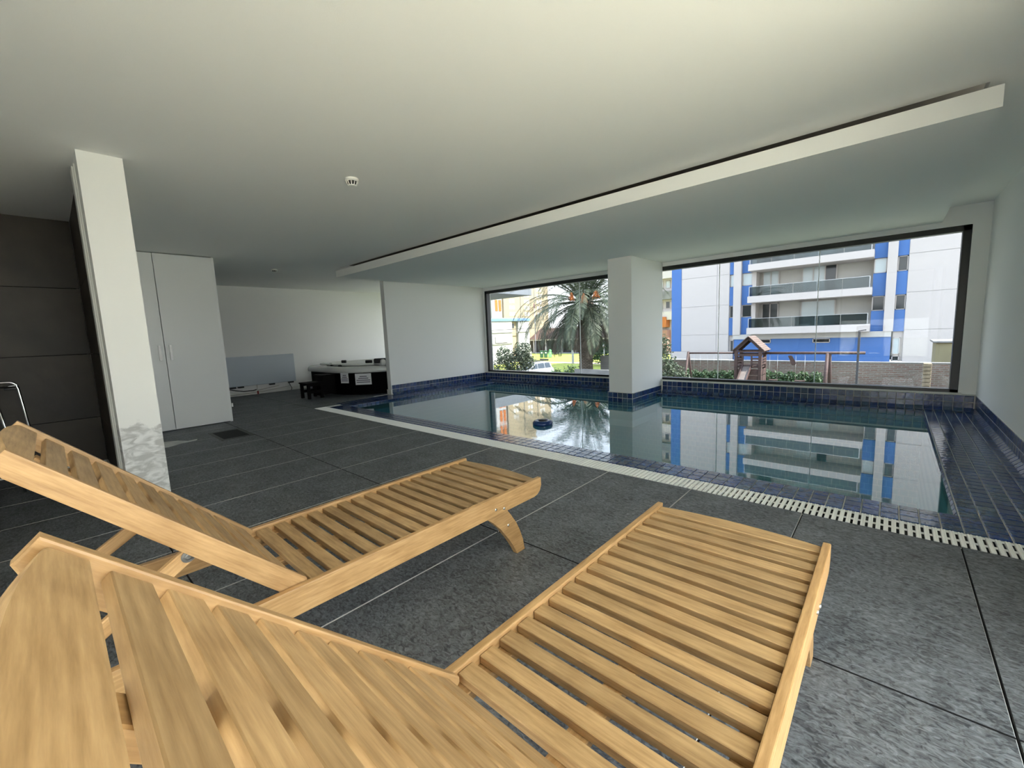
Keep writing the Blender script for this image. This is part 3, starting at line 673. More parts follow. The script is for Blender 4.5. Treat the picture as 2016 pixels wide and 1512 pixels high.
bm = bmesh.new(); bm_box(bm, -0.16, 0.16, -0.03, 0.03, -0.05, 0.05, 0.03, 4); pm = finish(bm, 'headrest', M_rubber, True)
for (x, y, z, a, s) in ((1.13, -0.40, 0.63, 50, 0.9), (0.86, -0.52, 0.615, 30, 0.40), (-0.30, -0.45, 0.59, 40, 0.30)):
    link('headrest', pm, tub, (x, y, z), (0, 0, R(a)), (s, 1, s if s > 0.6 else 0.6))
bm = bmesh.new(); bm_lathe(bm, [(0.035, 0), (0.035, 0.03), (0.02, 0.035)], 12); kn = finish(bm, 'control_knob', M_rubber)
for (x, y) in ((-0.10, -0.80), (0.28, -0.82), (-0.62, -0.60)): link('control_knob', kn, tub, (x, y, 0.53))
# water notices taped to the skirt
def notice(label, x, y, z, w, h, rz):
    o = thing('notice', label, 'notice', (x, y, z), rz, 'notices taped to the hot tub')
    M_paper = MATS.get('paper') or plain('paper', (0.80, 0.80, 0.82), 0.25)
    M_ink = MATS.get('ink') or plain('ink', (0.10, 0.10, 0.12), 0.6)
    box('sheet', o, M_paper, -w / 2, w / 2, -0.001, 0.001, -h / 2, h / 2)
    wd_ = (0.45, 0.62, 0.86, 0.84)
    multi('printed_lines', o, M_ink, [(-w * q / 2, w * q / 2, -0.0018, -0.001, h * (0.24 - 0.17 * k) - h * 0.035, h * (0.24 - 0.17 * k) + h * 0.035) for k, q in enumerate(wd_)])
notice('large white printed notice on the black hot tub skirt, nearer the wall end', -7.300, 3.888, 0.305, 0.30, 0.21, R(43))
notice('small white printed notice on the black hot tub skirt, nearer the wooden steps', -7.612, 3.680, 0.335, 0.17, 0.20, R(27))
# steps
M_dark = plain('dark_stained_wood', (0.004, 0.0035, 0.003), 0.6, spec=0.08, noise=0.4, nscale=20)
st = thing('tub_steps', 'small black two-tread wooden steps against the hot tub', 'steps', (-7.955, 3.30, 0))
for (y0, y1, zt_, nm) in ((-0.24, 0.04, 0.295, 'low'), (0.04, 0.30, 0.415, 'high')):
    box('tread', st, M_dark, -0.185, 0.185, y0 - 0.015, y1, zt_ - 0.025, zt_, 0.004)
    for sx_ in (-1, 1):
        if nm == 'low':
            for yy in (y0 + 0.02, y1 - 0.03): box('leg', st, M_dark, sx_ * 0.150 - 0.025, sx_ * 0.150 + 0.025, yy - 0.02, yy + 0.03, 0, zt_ - 0.025, 0.003)
            box('side_rail', st, M_dark, sx_ * 0.150 - 0.015, sx_ * 0.150 + 0.015, y0 + 0.04, y1 - 0.05, 0.10, 0.15, 0.003)
            box('side_rail', st, M_dark, sx_ * 0.150 - 0.015, sx_ * 0.150 + 0.015, y0 + 0.04, y1 - 0.05, 0.225, 0.27, 0.003)
        else:
            box('side_panel', st, M_dark, sx_ * 0.150 - 0.015, sx_ * 0.150 + 0.015, y0, y1 - 0.02, 0.05, zt_ - 0.025, 0.003)
box('riser', st, M_dark, -0.135, 0.135, 0.04, 0.06, 0.02, 0.39, 0.003)
# chrome frame of the folding trolley by the shower
fr = thing('chrome_handrail', 'tubular chrome handrail frame with a black joint in the dark shower bay', 'handrail', (-4.80, -0.22, 0))
pts = []
def arcpts(p0, pc, p1, n=6):
    p0, pc, p1 = map(Vector, (p0, pc, p1)); return [(p0 * (1 - u) ** 2 + pc * 2 * u * (1 - u) + p1 * u * u) for u in [k / n for k in range(n + 1)]]
a = arcpts((0, -0.01, 0.842), (0, 0.035, 0.845), (0, 0.038, 0.79))
tube('frame_tube', fr, M_chrome, [(0, -0.34, 0.850), (0, -0.10, 0.846)] + a + [(0, 0.056, 0.52), (0.0, 0.075, 0.01)], 0.0085, 10)
tube('frame_tube', fr, M_chrome, [(0, -0.085, 0.80), (0, -0.055, 0.50), (0, -0.02, 0.01)], 0.0085, 10)
tube('cross_tube', fr, M_chrome, [(0, -0.32, 0.800), (0, 0.030, 0.812)], 0.0075, 10)
bm = bmesh.new(); bm_box(bm, -0.02, 0.02, -0.115, -0.055, 0.79, 0.875, 0.012, 3); link('joint', finish(bm, 'joint', M_rubber, True), fr)
bm = bmesh.new(); bm_box(bm, -0.012, 0.012, -0.03, 0.035, 0.785, 0.803, 0.005, 2); link('grip_pad', finish(bm, 'grip_pad', M_rubber, True), fr)
tube('frame_tube', fr, M_chrome, [(0, -0.34, 0.850), (0, -0.36, 0.80), (0, -0.36, 0.01)], 0.0085, 10)

# floating ring in the pool
rg = thing('float_ring', 'small dark blue floating ring with a black cap on the pool water', 'pool float', (-3.0, 3.80, WZ))
M_ring = plain('ring_plastic', (0.018, 0.050, 0.17), 0.3)
bm = bmesh.new(); n1, n2 = 32, 14; Rm, rm = 0.078, 0.040; vs = []
for i in range(n1):
    a = 2 * math.pi * i / n1
    vs.append([bm.verts.new(((Rm + rm * math.cos(2 * math.pi * j / n2)) * math.cos(a), (Rm + rm * math.cos(2 * math.pi * j / n2)) * math.sin(a), 0.016 + 0.85 * rm * math.sin(2 * math.pi * j / n2))) for j in range(n2)])
for i in range(n1):
    for j in range(n2): bm.faces.new((vs[i][j], vs[(i + 1) % n1][j], vs[(i + 1) % n1][(j + 1) % n2], vs[i][(j + 1) % n2]))
bmesh.ops.recalc_face_normals(bm, faces=bm.faces[:]); link('ring', finish(bm, 'ring', M_ring, True), rg)
bm = bmesh.new(); bm_lathe(bm, [(0.045, -0.02), (0.045, 0.045), (0.038, 0.056), (0.012, 0.060)], 20); link('cap', finish(bm, 'cap', M_rubber), rg)

# ================================================================== OUTSIDE
GZ = -3.5                                             # street level; the garden by the windows lies higher
M_asph = plain('asphalt', (0.20, 0.20, 0.19), 0.9, noise=0.15, nscale=0.6, coord='Generated')
M_lawn = plain('lawn_grass', (0.30, 0.33, 0.045), 0.9, noise=0.3, nscale=1.2)
M_soil = plain('garden_soil', (0.10, 0.11, 0.07), 0.95, noise=0.4, nscale=1.0)
M_conc = plain('grey_concrete', (0.19, 0.185, 0.175), 0.85, noise=0.25, nscale=1.5)
M_facade = plain('white_render', (0.53, 0.480, 0.435), 0.85)
M_fblue = plain('blue_render', (0.062, 0.155, 0.385), 0.75)
M_fjoint = plain('facade_joint', (0.42, 0.41, 0.40), 0.9)
M_recess = plain('recess_render', (0.52, 0.50, 0.45), 0.85)
M_pane_d = plain('dark_pane', (0.035, 0.04, 0.04), 0.08)
M_pane_l = plain('curtained_pane', (0.50, 0.56, 0.55), 0.12)
M_balglass = glass('balcony_glass', (0.34, 0.40, 0.41), 0.06)
M_terr = plain('terrace_paving', (0.53, 0.50, 0.40), 0.85, noise=0.08, nscale=3)
struct('ground', M_asph, [(-160, 80, -60, 190, GZ - 0.3, GZ)])
struct('garden_ground', M_soil, [(-9.2, 30, YW + 0.28, 25.0, GZ, -2.0)])
struct('terrace', M_terr, [(-14, 14, -16, YR - 0.2, GZ, -0.03), (XR + 0.2, 14, YR - 0.2, 6.9, GZ, -0.03)])
struct('wall_plinth', M_conc, [(XL - 0.2, XR + 0.2, YR - 0.2, YW + 0.28, GZ, -1.3)])
oh = thing('building_overhang', 'grey flat overhang of a neighbouring building, top left of the left window', 'building', (-34.0, 25.0, GZ))
M_over = plain('overhang_grey', (0.15, 0.165, 0.18), 0.8)
box('slab', oh, M_over, -6.0, 9.55, -6.0, 5.0, 4.32 - GZ, 5.17 - GZ, 0.02); box('wall', oh, M_over, -6.0, 3.0, -5.5, 4.5, 0.0, 4.32 - GZ, 0.02)

def eb(name, par, mat, x0, x1, y0, y1, z0, z1, bev=0.0):
    L = par.location
    return box(name, par, mat, x0 - L.x, x1 - L.x, y0 - L.y, y1 - L.y, z0 - L.z, z1 - L.z, bev)
def window(par, x0, x1, y, z0, z1, pane, fw=0.05, n=1, frame=None, d=0.10):
    """framed window facing -Y: frame as a part of the building, panes as its sub-parts"""
    L = par.location; frame = frame or M_facade
    cx, cz = (x0 + x1) / 2, (z0 + z1) / 2
    bxs = [(x0 - cx, x1 - cx, 0, d, z1 - cz - fw, z1 - cz), (x0 - cx, x1 - cx, 0, d, z0 - cz, z0 - cz + fw), (x0 - cx, x0 - cx + fw, 0, d, z0 - cz, z1 - cz), (x1 - cx - fw, x1 - cx, 0, d, z0 - cz, z1 - cz)]
    for k in range(1, n):
        xm = x0 - cx + (x1 - x0) * k / n; bxs.append((xm - fw * 0.5, xm + fw * 0.5, 0, d, z0 - cz, z1 - cz))
    f = multi('window', par, frame, bxs); f.location = (cx - L.x, y - L.y, cz - L.z)
    panes = pane if isinstance(pane, (list, tuple)) else [pane] * n
    for k in range(n):
        a = x0 - cx + (x1 - x0) * k / n; b = x0 - cx + (x1 - x0) * (k + 1) / n
        box('pane', f, panes[k], a + fw * 0.4, b - fw * 0.4, d * 0.5, d * 0.6, z0 - cz + fw * 0.4, z1 - cz - fw * 0.4)
    return f

# ---------------- blue and white apartment block
bb = thing('apartment_building', 'large white apartment block with bright blue panels and long glass balconies', 'building', (-5.0, 38.0, -2.0))
YF = 39.2; K = YF / 38.0
def X(x): return x * K
def Z(z): return 1.055 + (z - 1.055) * K
FL = 8; ZTOP = Z(0.12 + 2.5 * FL + 0.6)
eb('core', bb, M_recess, X(-14.8), 14.0, 40.5, 52.0, -2.0, ZTOP)
# outer walls as panels with recessed joints
eb('panel_bed', bb, M_fjoint, X(-13.97), X(-10.08), YF + 0.03, 40.5, -2.0, ZTOP)
eb('panel_bed', bb, M_fjoint, X(0.56), 14.0, YF + 0.03, 40.5, -2.0, ZTOP)
zl = [-1.25, 0.17] + [2.60 + 2.45 * k for k in range(8)] + [20.9]
for a, b in zip(zl, zl[1:]):
    for x0, x1 in ((-13.97, -11.04), (-11.04, -10.09)):
        eb('panel', bb, M_facade, X(x0) + 0.02, X(x1) - 0.02, YF, YF + 0.06, Z(a) + 0.015, Z(b) - 0.015)
    for x0, x1 in ((0.57, 5.2), (5.2, 13.0)):
        eb('panel', bb, M_facade, X(x0) + 0.012, X(x1) - 0.012, YF, YF + 0.06, Z(a if a > -1 else -1.95) + 0.015, Z(b) - 0.015)
eb('panel', bb, M_fblue, X(-14.82), X(-13.97), YF - 0.03, 40.5, Z(-1.25), ZTOP)
eb('panel', bb, M_facade, X(-14.9), X(-9.72), YF - 0.02, 40.5, -2.0, Z(-1.26))
eb('pilaster', bb, M_facade, X(-9.72), X(-9.17), YF - 0.28, 40.5, Z(0.10), ZTOP)
eb('pilaster', bb, M_facade, X(-0.47), X(0.03), YF - 0.28, 40.5, Z(0.10), ZTOP)
for (x0, x1, frame_x) in ((-10.08, -9.72, 0), (-9.17, -8.43, 1), (-1.15, -0.47, 1), (0.03, 0.56, 0)):
    for k in range(FL + 1):
        zb = 2.5 * k
        eb('panel', bb, M_fblue, X(x0), X(x1), YF + 0.05, 40.5, Z(zb + (0.0 if k else 0.08)), Z(zb + 1.50))
        if k < FL:
            dark = M_pane_d if (k % 2 == 0) else M_pane_l
            if x0 > 0: dark = M_pane_d
            eb('lintel', bb, M_facade, X(x0), X(x1), YF + 0.25, 40.5, Z(zb + 1.50), Z(zb + 2.5))
            window(bb, X(x0) + 0.02, X(x1) - 0.02, YF + 0.12, Z(zb + 1.52), Z(zb + 2.48), dark, 0.045, 1)
eb('panel', bb, M_facade, X(-10.08), X(-9.72), YF + 0.2, 40.5, -2.0, Z(0.08)); eb('panel', bb, M_facade, X(0.03), X(0.56), YF + 0.2, 40.5, -2.0, Z(0.08))
window(bb, X(-9.98), X(-9.70), YF + 0.08, Z(-1.30), Z(-0.33), M_pane_d, 0.05); window(bb, X(-9.98), X(-9.70), YF + 0.08, Z(-1.92), Z(-1.45), M_pane_d, 0.05)
window(bb, X(0.05), X(0.42), YF + 0.08, Z(-1.45), Z(-0.33), M_pane_l, 0.05); window(bb, X(0.05), X(0.42), YF + 0.08, Z(-1.9), Z(-1.55), M_pane_d, 0.05)
# ground floor
eb('ground_floor_wall', bb, M_fblue, X(-9.62), X(-0.04), YF - 0.15, 40.5, Z(-1.93), Z(-0.26))
eb('base_course', bb, M_facade, X(-9.7), X(1.26), YF - 0.25, YF, Z(-2.02), Z(-1.94))
eb('beam', bb, M_recess, X(-9.70), X(-0.04), YF - 0.22, 40.5, Z(-0.26), Z(0.12))
window(bb, X(-7.87), X(-7.0), YF - 0.2, Z(-0.60), Z(-0.28), M_pane_d, 0.05); window(bb, X(-4.33), X(-3.3), YF - 0.2, Z(-0.61), Z(-0.30), M_pane_d, 0.05)
YD = 40.35; KD = YD / 38.0
def XD(x): return x * KD
def ZD(z): return 1.055 + (z - 1.055) * KD
for k in range(FL):
    zs = 0.12 + 2.5 * k
    eb('balcony_slab', bb, M_facade, -8.76, -1.17, 38.0, 40.5, zs, zs + 0.51, 0.01)
    za, zb = zs + 0.53, zs + 1.27
    f = eb('balcony_rail', bb, M_alu, -8.66, -1.30, 38.06, 38.10, zb - 0.03, zb)
    L = f.location
    for i in range(5):
        a = -8.64 + 7.32 * i / 5; b = -8.64 + 7.32 * (i + 1) / 5
        box('glass_panel', f, M_balglass, a + 0.02 + 5.0 - L.x, b - 0.02 + 5.0 - L.x, 0.0, 0.012, za + 2.0 - L.z, zb - 0.03 + 2.0 - L.z)
    for x in (-8.65, -1.31): box('post', f, M_alu, x - 0.02 + 5.0 - L.x, x + 0.02 + 5.0 - L.x, -0.02, 0.02, zs + 0.51 + 2.0 - L.z, zb + 2.0 - L.z)
    eb('jamb_wall', bb, M_facade, X(-8.43), X(-8.15), YF, 40.5, zs + 0.51, zs + 2.5)
    window(bb, XD(-7.72), XD(-6.60), YD, ZD(0.60 + 2.5 * k), ZD(2.50 + 2.5 * k), (M_pane_d, M_pane_d) if k % 2 == 0 else (M_pane_l, M_pane_l), 0.07, 2)
    window(bb, XD(-5.18), XD(-3.10), YD, ZD(0.60 + 2.5 * k), ZD(2.48 + 2.5 * k), (M_pane_l, M_pane_l) if k % 2 == 0 else (M_pane_l, M_pane_l, M_pane_d), 0.07, 2 if k % 2 == 0 else 3)

# ---------------- brick garden wall
bwl = thing('brick_wall', 'weathered low brick wall at the back of the play garden', 'wall', (-2.0, 25.0, -2.0))
M_brick = bricky('old_brick', (0.15, 0.080, 0.058), (0.165, 0.125, 0.095), (0.20, 0.18, 0.155), 0.26, 0.085, 0.016)
eb('masonry', bwl, M_brick, -10.5, 0.9, 25.0, 25.22, -2.0, -0.99, 0.01)
eb('masonry', bwl, M_brick, 0.9, 3.6, 25.0, 25.22, -2.0, -0.95, 0.01)
eb('coping', bwl, M_conc, -10.5, 3.6, 24.98, 25.24, -0.99, -0.94, 0.01)
bs_ = thing('brick_pier', 'stack of brown concrete blocks at the right end of the brick wall', 'blocks', (1.15, 24.2, -2.0))
M_block = plain('brown_block', (0.22, 0.17, 0.11), 0.9, noise=0.3, nscale=5)
for k in range(7): eb('block', bs_, M_block, 1.03, 1.28, 24.1, 24.5, -2.0 + 0.158 * k, -2.0 + 0.158 * k + 0.14, 0.01)
gw = thing('reflection_block', 'ochre block painting in a yellow reflection of the glass, behind the block stack', 'glass reflection', (2.6, 27.0, -2.0))  # made-up block, coloured to stand in for a yellow reflection in the window glass
eb('wall', gw, plain('ochre_reflection', (0.24, 0.21, 0.12), 0.9, noise=0.1, nscale=2), 1.5, 5.5, 27.0, 29.0, -2.0, -0.2, 0.02)
eb('roof', gw, M_conc, 1.4, 5.6, 26.9, 29.1, -0.2, -0.12, 0.01)

# ---------------- play tower with slide, monkey bar and swing beam
M_play = plain('play_wood', (0.060, 0.032, 0.026), 0.7, noise=0.3, nscale=6)
M_play2 = plain('play_roof_wood', (0.13, 0.09, 0.072), 0.75, noise=0.25, nscale=6)
pt = thing('play_tower', 'brown wooden play tower with gabled shingle roof and a slide', 'play tower', (-4.5, 20.4, -2.0))
for x in (-4.98, -4.06):
    for y in (20.0, 20.85): eb('post', pt, M_play, x - 0.06, x + 0.06, y - 0.06, y + 0.06, -2.0, -0.13, 0.008)
for y in (20.0, 20.85):
    eb('tie_beam', pt, M_play, -4.98, -4.06, y - 0.03, y + 0.03, -0.20, -0.13); eb('tie_beam', pt, M_play, -5.06, -3.98, y - 0.035, y + 0.035, -0.36, -0.27)
    for sgn in (-1, 1):
        bm = bmesh.new(); a = Vector((sgn * 0.60, 0, -0.14)); b = Vector((0, 0, 0.46))
        bm_prism(bm, [(a.x, a.z - 0.06), (a.x, a.z + 0.04), (b.x, b.z), (b.x, b.z - 0.13), (a.x * 0.85, a.z - 0.06)], 1, y - 20.4 - 0.03, y - 20.4 + 0.03)
        o = link('rafter', finish(bm, 'rafter', M_play), pt, (0, 0, 2.0))
        o.location = (-0.0, 0, 2.0)
for sgn in (-1, 1):
    bm = bmesh.new()
    L = math.hypot(0.62, 0.62)
    for k in range(8):
        u0, u1 = k / 8, (k + 1.35) / 8
        bm.verts.ensure_lookup_table()
        x0_, z0_ = sgn * 0.63 * u0, 0.49 - 0.63 * u0; x1_, z1_ = sgn * 0.63 * min(u1, 1.0), 0.49 - 0.63 * min(u1, 1.0) + 0.028
        for j in range(5):
            ya = -0.56 + 1.16 * j / 5 + 0.006; yb = -0.56 + 1.16 * (j + 1) / 5 - 0.006
            q = [bm.verts.new((x0_, ya, z0_)), bm.verts.new((x0_, yb, z0_)), bm.verts.new((x1_, yb, z1_)), bm.verts.new((x1_, ya, z1_))]
            w = [bm.verts.new((v.co.x, v.co.y, v.co.z - 0.025)) for v in q]
            bm.faces.new(q); bm.faces.new(w[::-1])
            for i in range(4): bm.faces.new((q[i], w[i], w[(i + 1) % 4], q[(i + 1) % 4]))
    bmesh.ops.recalc_face_normals(bm, faces=bm.faces[:])
    o = link('roof_shingles', finish(bm, 'roof_shingles', M_play2), pt, (0, 0, 2.0)); o['kind'] = 'stuff'
eb('platform', pt, M_play, -5.0, -4.04, 20.0, 20.9, -0.86, -0.80)
for zz in (-0.58, -0.70, -0.47):
    for (x0, x1) in ((-4.95, -4.72), (-4.38, -4.08)): eb('front_slat', pt, M_play, x0, x1, 19.97, 20.0, zz - 0.035, zz + 0.035)
    for x in (-4.02, -5.02): eb('side_slat', pt, M_play, x - 0.015, x + 0.015, 20.03, 20.85, zz - 0.04, zz + 0.04)
for x in (-4.72, -4.38): eb('door_post', pt, M_play, x - 0.03, x + 0.03, 19.97, 20.03, -0.86, -0.3)
for k in range(4):
    eb('skirt_board', pt, M_play, -4.98, -4.06, 19.99, 20.02, -2.0 + 0.28 * k, -2.0 + 0.28 * k + 0.24)
    eb('skirt_board', pt, M_play, -4.03, -4.0, 20.0, 20.85, -2.0 + 0.28 * k, -2.0 + 0.28 * k + 0.24)
bm = bmesh.new()
bm_prism(bm, [(-0.43, 1.2), (-0.43, 1.16), (-2.15, 0.02), (-2.5, 0.02), (-2.5, 0.06), (-2.15, 0.07)], 0, -0.15, 0.15)
link('slide', finish(bm, 'slide', plain('slide_wood', (0.15, 0.12, 0.10), 0.5, noise=0.2, nscale=8)), pt, (-0.05, 0, 0))
for s in (-1, 1):
    bm = bmesh.new(); bm_prism(bm, [(-0.43, 1.29), (-0.43, 1.16), (-2.15, 0.02), (-2.5, 0.02), (-2.5, 0.15), (-2.15, 0.16)], 0, -0.015, 0.015)
    link('slide_side', finish(bm, 'slide_side', M_play), pt, (-0.05 + s * 0.165, 0, 0))
sw = thing('swing_set', 'long round brown swing beam with hanging chains, joined to the play tower', 'swing set', (-3.0, 20.4, -2.0))
tube('beam', sw, M_play, [(-0.98, 0, 1.75), (2.30, 0, 1.76)], 0.055, 10); tube('beam', sw, M_play, [(-4.2, 0, 1.74), (-2.0, 0, 1.75)], 0.04, 10)
for dy in (-0.5, 0.5):
    tube('leg', sw, M_play, [(1.20 + 0.06 * dy, 0.02 * dy, 1.74), (1.20 + 0.10 * dy, dy, 0.0)], 0.06, 8); tube('leg', sw, M_play, [(-4.15, 0.02 * dy, 1.80), (-4.15, dy * 1.2, 0.0)], 0.05, 8)
for x in (-0.78, -0.50, 0.14, 0.45): tube('chain', sw, M_steel, [(x, 0, 1.74), (x, 0, 0.62)], 0.007, 5)
for x in (-3.88, -3.60, -3.28, -3.0, -2.7, -2.35): tube('chain', sw, M_steel, [(x, 0, 1.74), (x, 0, 0.85)], 0.006, 5)
eb('seat', sw, M_play, -3.80, -3.48, 20.3, 20.5, -1.40, -1.37, 0.01); eb('seat', sw, M_play, -2.88, -2.53, 20.3, 20.5, -1.40, -1.37, 0.01)
# horse-head rocker seat hanging from the beam
bm = bmesh.new()
hp = [(-0.13, 0.20), (-0.10, 0.235), (-0.03, 0.24), (0.02, 0.20), (0.06, 0.10), (0.12, 0.02), (0.16, -0.08), (0.12, -0.16), (0.02, -0.16), (-0.04, -0.04), (-0.06, 0.08), (-0.09, 0.15)]
bm_prism(bm, hp, 1, -0.03, 0.03, 0.01, 1); link('rocker_head', finish(bm, 'rocker_head', M_play), sw, (0.0, -0.05, 1.42))
lp_ = thing('lamp_post', 'dark slim garden lamp post with a flat head, right of the swing beam', 'lamp post', (-0.89, 20.0, -2.0))
M_post = plain('lamp_paint', (0.05, 0.048, 0.05), 0.6)
eb('pole', lp_, M_post, -0.925, -0.855, 19.965, 20.035, -2.0, 0.56, 0.005)
bm = bmesh.new(); bm_box(bm, -0.10, 0.13, -0.06, 0.06, -0.015, 0.02, 0.01, 2)
o = link('lamp_head', finish(bm, 'lamp_head', M_post), lp_, (0.06, 0, 2.60), (0, R(-12), 0))

# ---------------- plants
def leaf_cloud(bm, blobs, size, rnd, aspect=0.5):
    for (c, r, n) in blobs:
        for _ in range(n):
            while True:
                v = Vector((rnd.uniform(-1, 1), rnd.uniform(-1, 1), rnd.uniform(-1, 1)))
                if 0.25 < v.length < 1: break
            v = v * (0.75 + 0.25 * rnd.random()) if v.length > 0.5 else v
            p = Vector(c) + Vector((v.x * r[0], v.y * r[1], v.z * r[2])); s = size * rnd.uniform(0.6, 1.3)
            q = Euler((rnd.uniform(-1.2, 1.2), rnd.uniform(-1.2, 1.2), rnd.uniform(0, 6.28))).to_matrix()
            w = aspect * s
            bm.faces.new([bm.verts.new(p + q @ Vector(k)) for k in ((0, -s, 0), (w, -0.1 * s, 0.1 * s), (0, s, 0), (-w, -0.1 * s, 0.1 * s))])
def leafmat(name, c1, c2):
    m, t, b = base(name); ge = N(t, 'ShaderNodeNewGeometry'); r = N(t, 'ShaderNodeValToRGB')
    r.color_ramp.elements[0].color = (*c1, 1); r.color_ramp.elements[1].color = (*c2, 1)
    t.links.new(ge.outputs['Random Per Island'], r.inputs[0]); t.links.new(r.outputs[0], b.inputs['Base Color'])
    b.inputs['Roughness'].default_value = 0.6
    tl = N(t, 'ShaderNodeBsdfTranslucent'); t.links.new(r.outputs[0], tl.inputs[0]); mx = N(t, 'ShaderNodeMixShader'); mx.inputs[0].default_value = 0.25
    o = t.nodes['Material Output']; t.links.new(b.outputs[0], mx.inputs[1]); t.links.new(tl.outputs[0], mx.inputs[2]); t.links.new(mx.outputs[0], o.inputs[0]); return m
M_leaf = leafmat('shrub_leaf', (0.035, 0.055, 0.028), (0.11, 0.135, 0.08))
M_leafd = leafmat('hedge_leaf', (0.025, 0.055, 0.022), (0.08, 0.135, 0.055))
M_bark = plain('bark', (0.13, 0.10, 0.075), 0.9, noise=0.3, nscale=8)
def shrub(name, label, loc, blobs, size, mat, seed, stems=4, group=None, cat='shrub'):
    t = thing(name, label, cat, loc, 0, group); rnd = random.Random(seed)
    bm = bmesh.new(); leaf_cloud(bm, blobs, size, rnd); o = link('foliage', finish(bm, 'foliage', mat), t); o['kind'] = 'stuff'
    bm = bmesh.new()
    for k in range(stems):
        c, r, n = blobs[k % len(blobs)]
        bm_tube(bm, [(rnd.uniform(-0.1, 0.1), rnd.uniform(-0.1, 0.1), 0), (c[0] * 0.5, c[1] * 0.5, c[2] * 0.55), (c[0] + rnd.uniform(-.2, .2), c[1], c[2])], [0.05, 0.035, 0.015], 6)
    link('stem', finish(bm, 'stem', M_bark), t); return t
shrub('leafy_bush', 'grey-green leafy bush at the left edge of the left window', (-19.9, 22.6, GZ),
      [((-0.1, -0.1, 2.3), (1.0, 0.95, 1.1), 1500), ((-0.9, -0.7, 1.7), (1.0, 1.0, 1.3), 1300), ((0.45, 0.45, 2.35), (0.7, 0.7, 0.7), 800), ((0.25, 0.2, 3.2), (0.8, 0.75, 0.8), 800), ((-0.7, -0.8, 3.0), (0.65, 0.6, 0.7), 500), ((-0.5, -0.3, 0.9), (1.05, 1.0, 0.9), 1000)], 0.085, M_leaf, 3)
shrub('leafy_bush', 'green bush against the pillar, below the far balconies', (-6.75, 16.4, -2.0),
      [((0, 0, 1.4), (0.62, 0.5, 1.0), 1000), ((-0.1, 0.1, 2.3), (0.42, 0.4, 0.55), 450), ((0.25, 0.1, 0.9), (0.75, 0.5, 0.9), 900), ((0.75, 0.2, 0.7), (0.5, 0.4, 0.75), 500)], 0.06, M_leaf, 4)
shrub('low_hedge', 'dark low hedge beneath the palm, right of the parked car', (-17.6, 25.2, GZ),
      [((-0.5, -0.5, 0.95), (0.8, 0.7, 0.95), 800), ((0.3, 0.3, 1.1), (0.9, 0.7, 1.05), 900), ((1.0, 1.0, 1.1), (0.8, 0.7, 0.95), 700)], 0.09, M_leafd, 5, cat='hedge')
def hedge_row(label, x0, x1, y, zt_, seed):
    t = thing('low_hedge', label, 'hedge', ((x0 + x1) / 2, y, -2.0)); rnd = random.Random(seed); bm = bmesh.new(); w = x1 - x0; n = max(2, int(w / 0.4))
    leaf_cloud(bm, [((-w / 2 + w * (k + 0.5) / n, rnd.uniform(-.1, .1), (zt_ + 2.0) * 0.5), (0.32, 0.3, (zt_ + 2.0) * 0.5 * rnd.uniform(0.85, 1.1)), 300) for k in range(n)], 0.075, rnd)
    o = link('foliage', finish(bm, 'foliage', M_leafd), t); o['kind'] = 'stuff'
    bm = bmesh.new()
    for k in range(n): bm_tube(bm, [(-w / 2 + w * (k + 0.5) / n, 0, 0), (-w / 2 + w * (k + 0.5) / n, 0, 0.5)], 0.02, 5)
    link('stem', finish(bm, 'stem', M_bark), t)
hedge_row('low green hedge in front of the brick wall, right of the play tower', -4.6, -2.2, 23.0, -1.20, 6)
hedge_row('low green hedge in front of the brick wall, left of the play tower', -8.3, -5.7, 23.0, -1.25, 8)

# ---------------- date palm
pm_ = thing('date_palm', 'big date palm with a thick trunk and arching drooping fronds', 'palm tree', (-13.05, 20.75, -2.0))
M_trunk = bricky('palm_bark', (0.17, 0.135, 0.10), (0.23, 0.185, 0.14), (0.06, 0.05, 0.04), 0.16, 0.075, 0.02, 'xz', 0.9, 0.9)
bm = bmesh.new(); prof = [(0.47, 0.0), (0.42, 0.3), (0.385, 1.0)]
for k in range(16):
    z = 1.2 + k * 0.15; r = 0.375 + 0.03 * (k / 16); prof += [(r, z), (r + 0.03, z + 0.11), (r + 0.005, z + 0.125)]
prof += [(0.50, 3.9), (0.55, 4.3), (0.42, 4.9), (0.15, 5.2)]
bm_lathe(bm, prof, 22); link('trunk', finish(bm, 'trunk', M_trunk), pm_)
M_frond = leafmat('palm_leaf', (0.030, 0.046, 0.026), (0.105, 0.125, 0.075))
M_dead = leafmat('palm_leaf_dry', (0.08, 0.065, 0.045), (0.16, 0.13, 0.09))
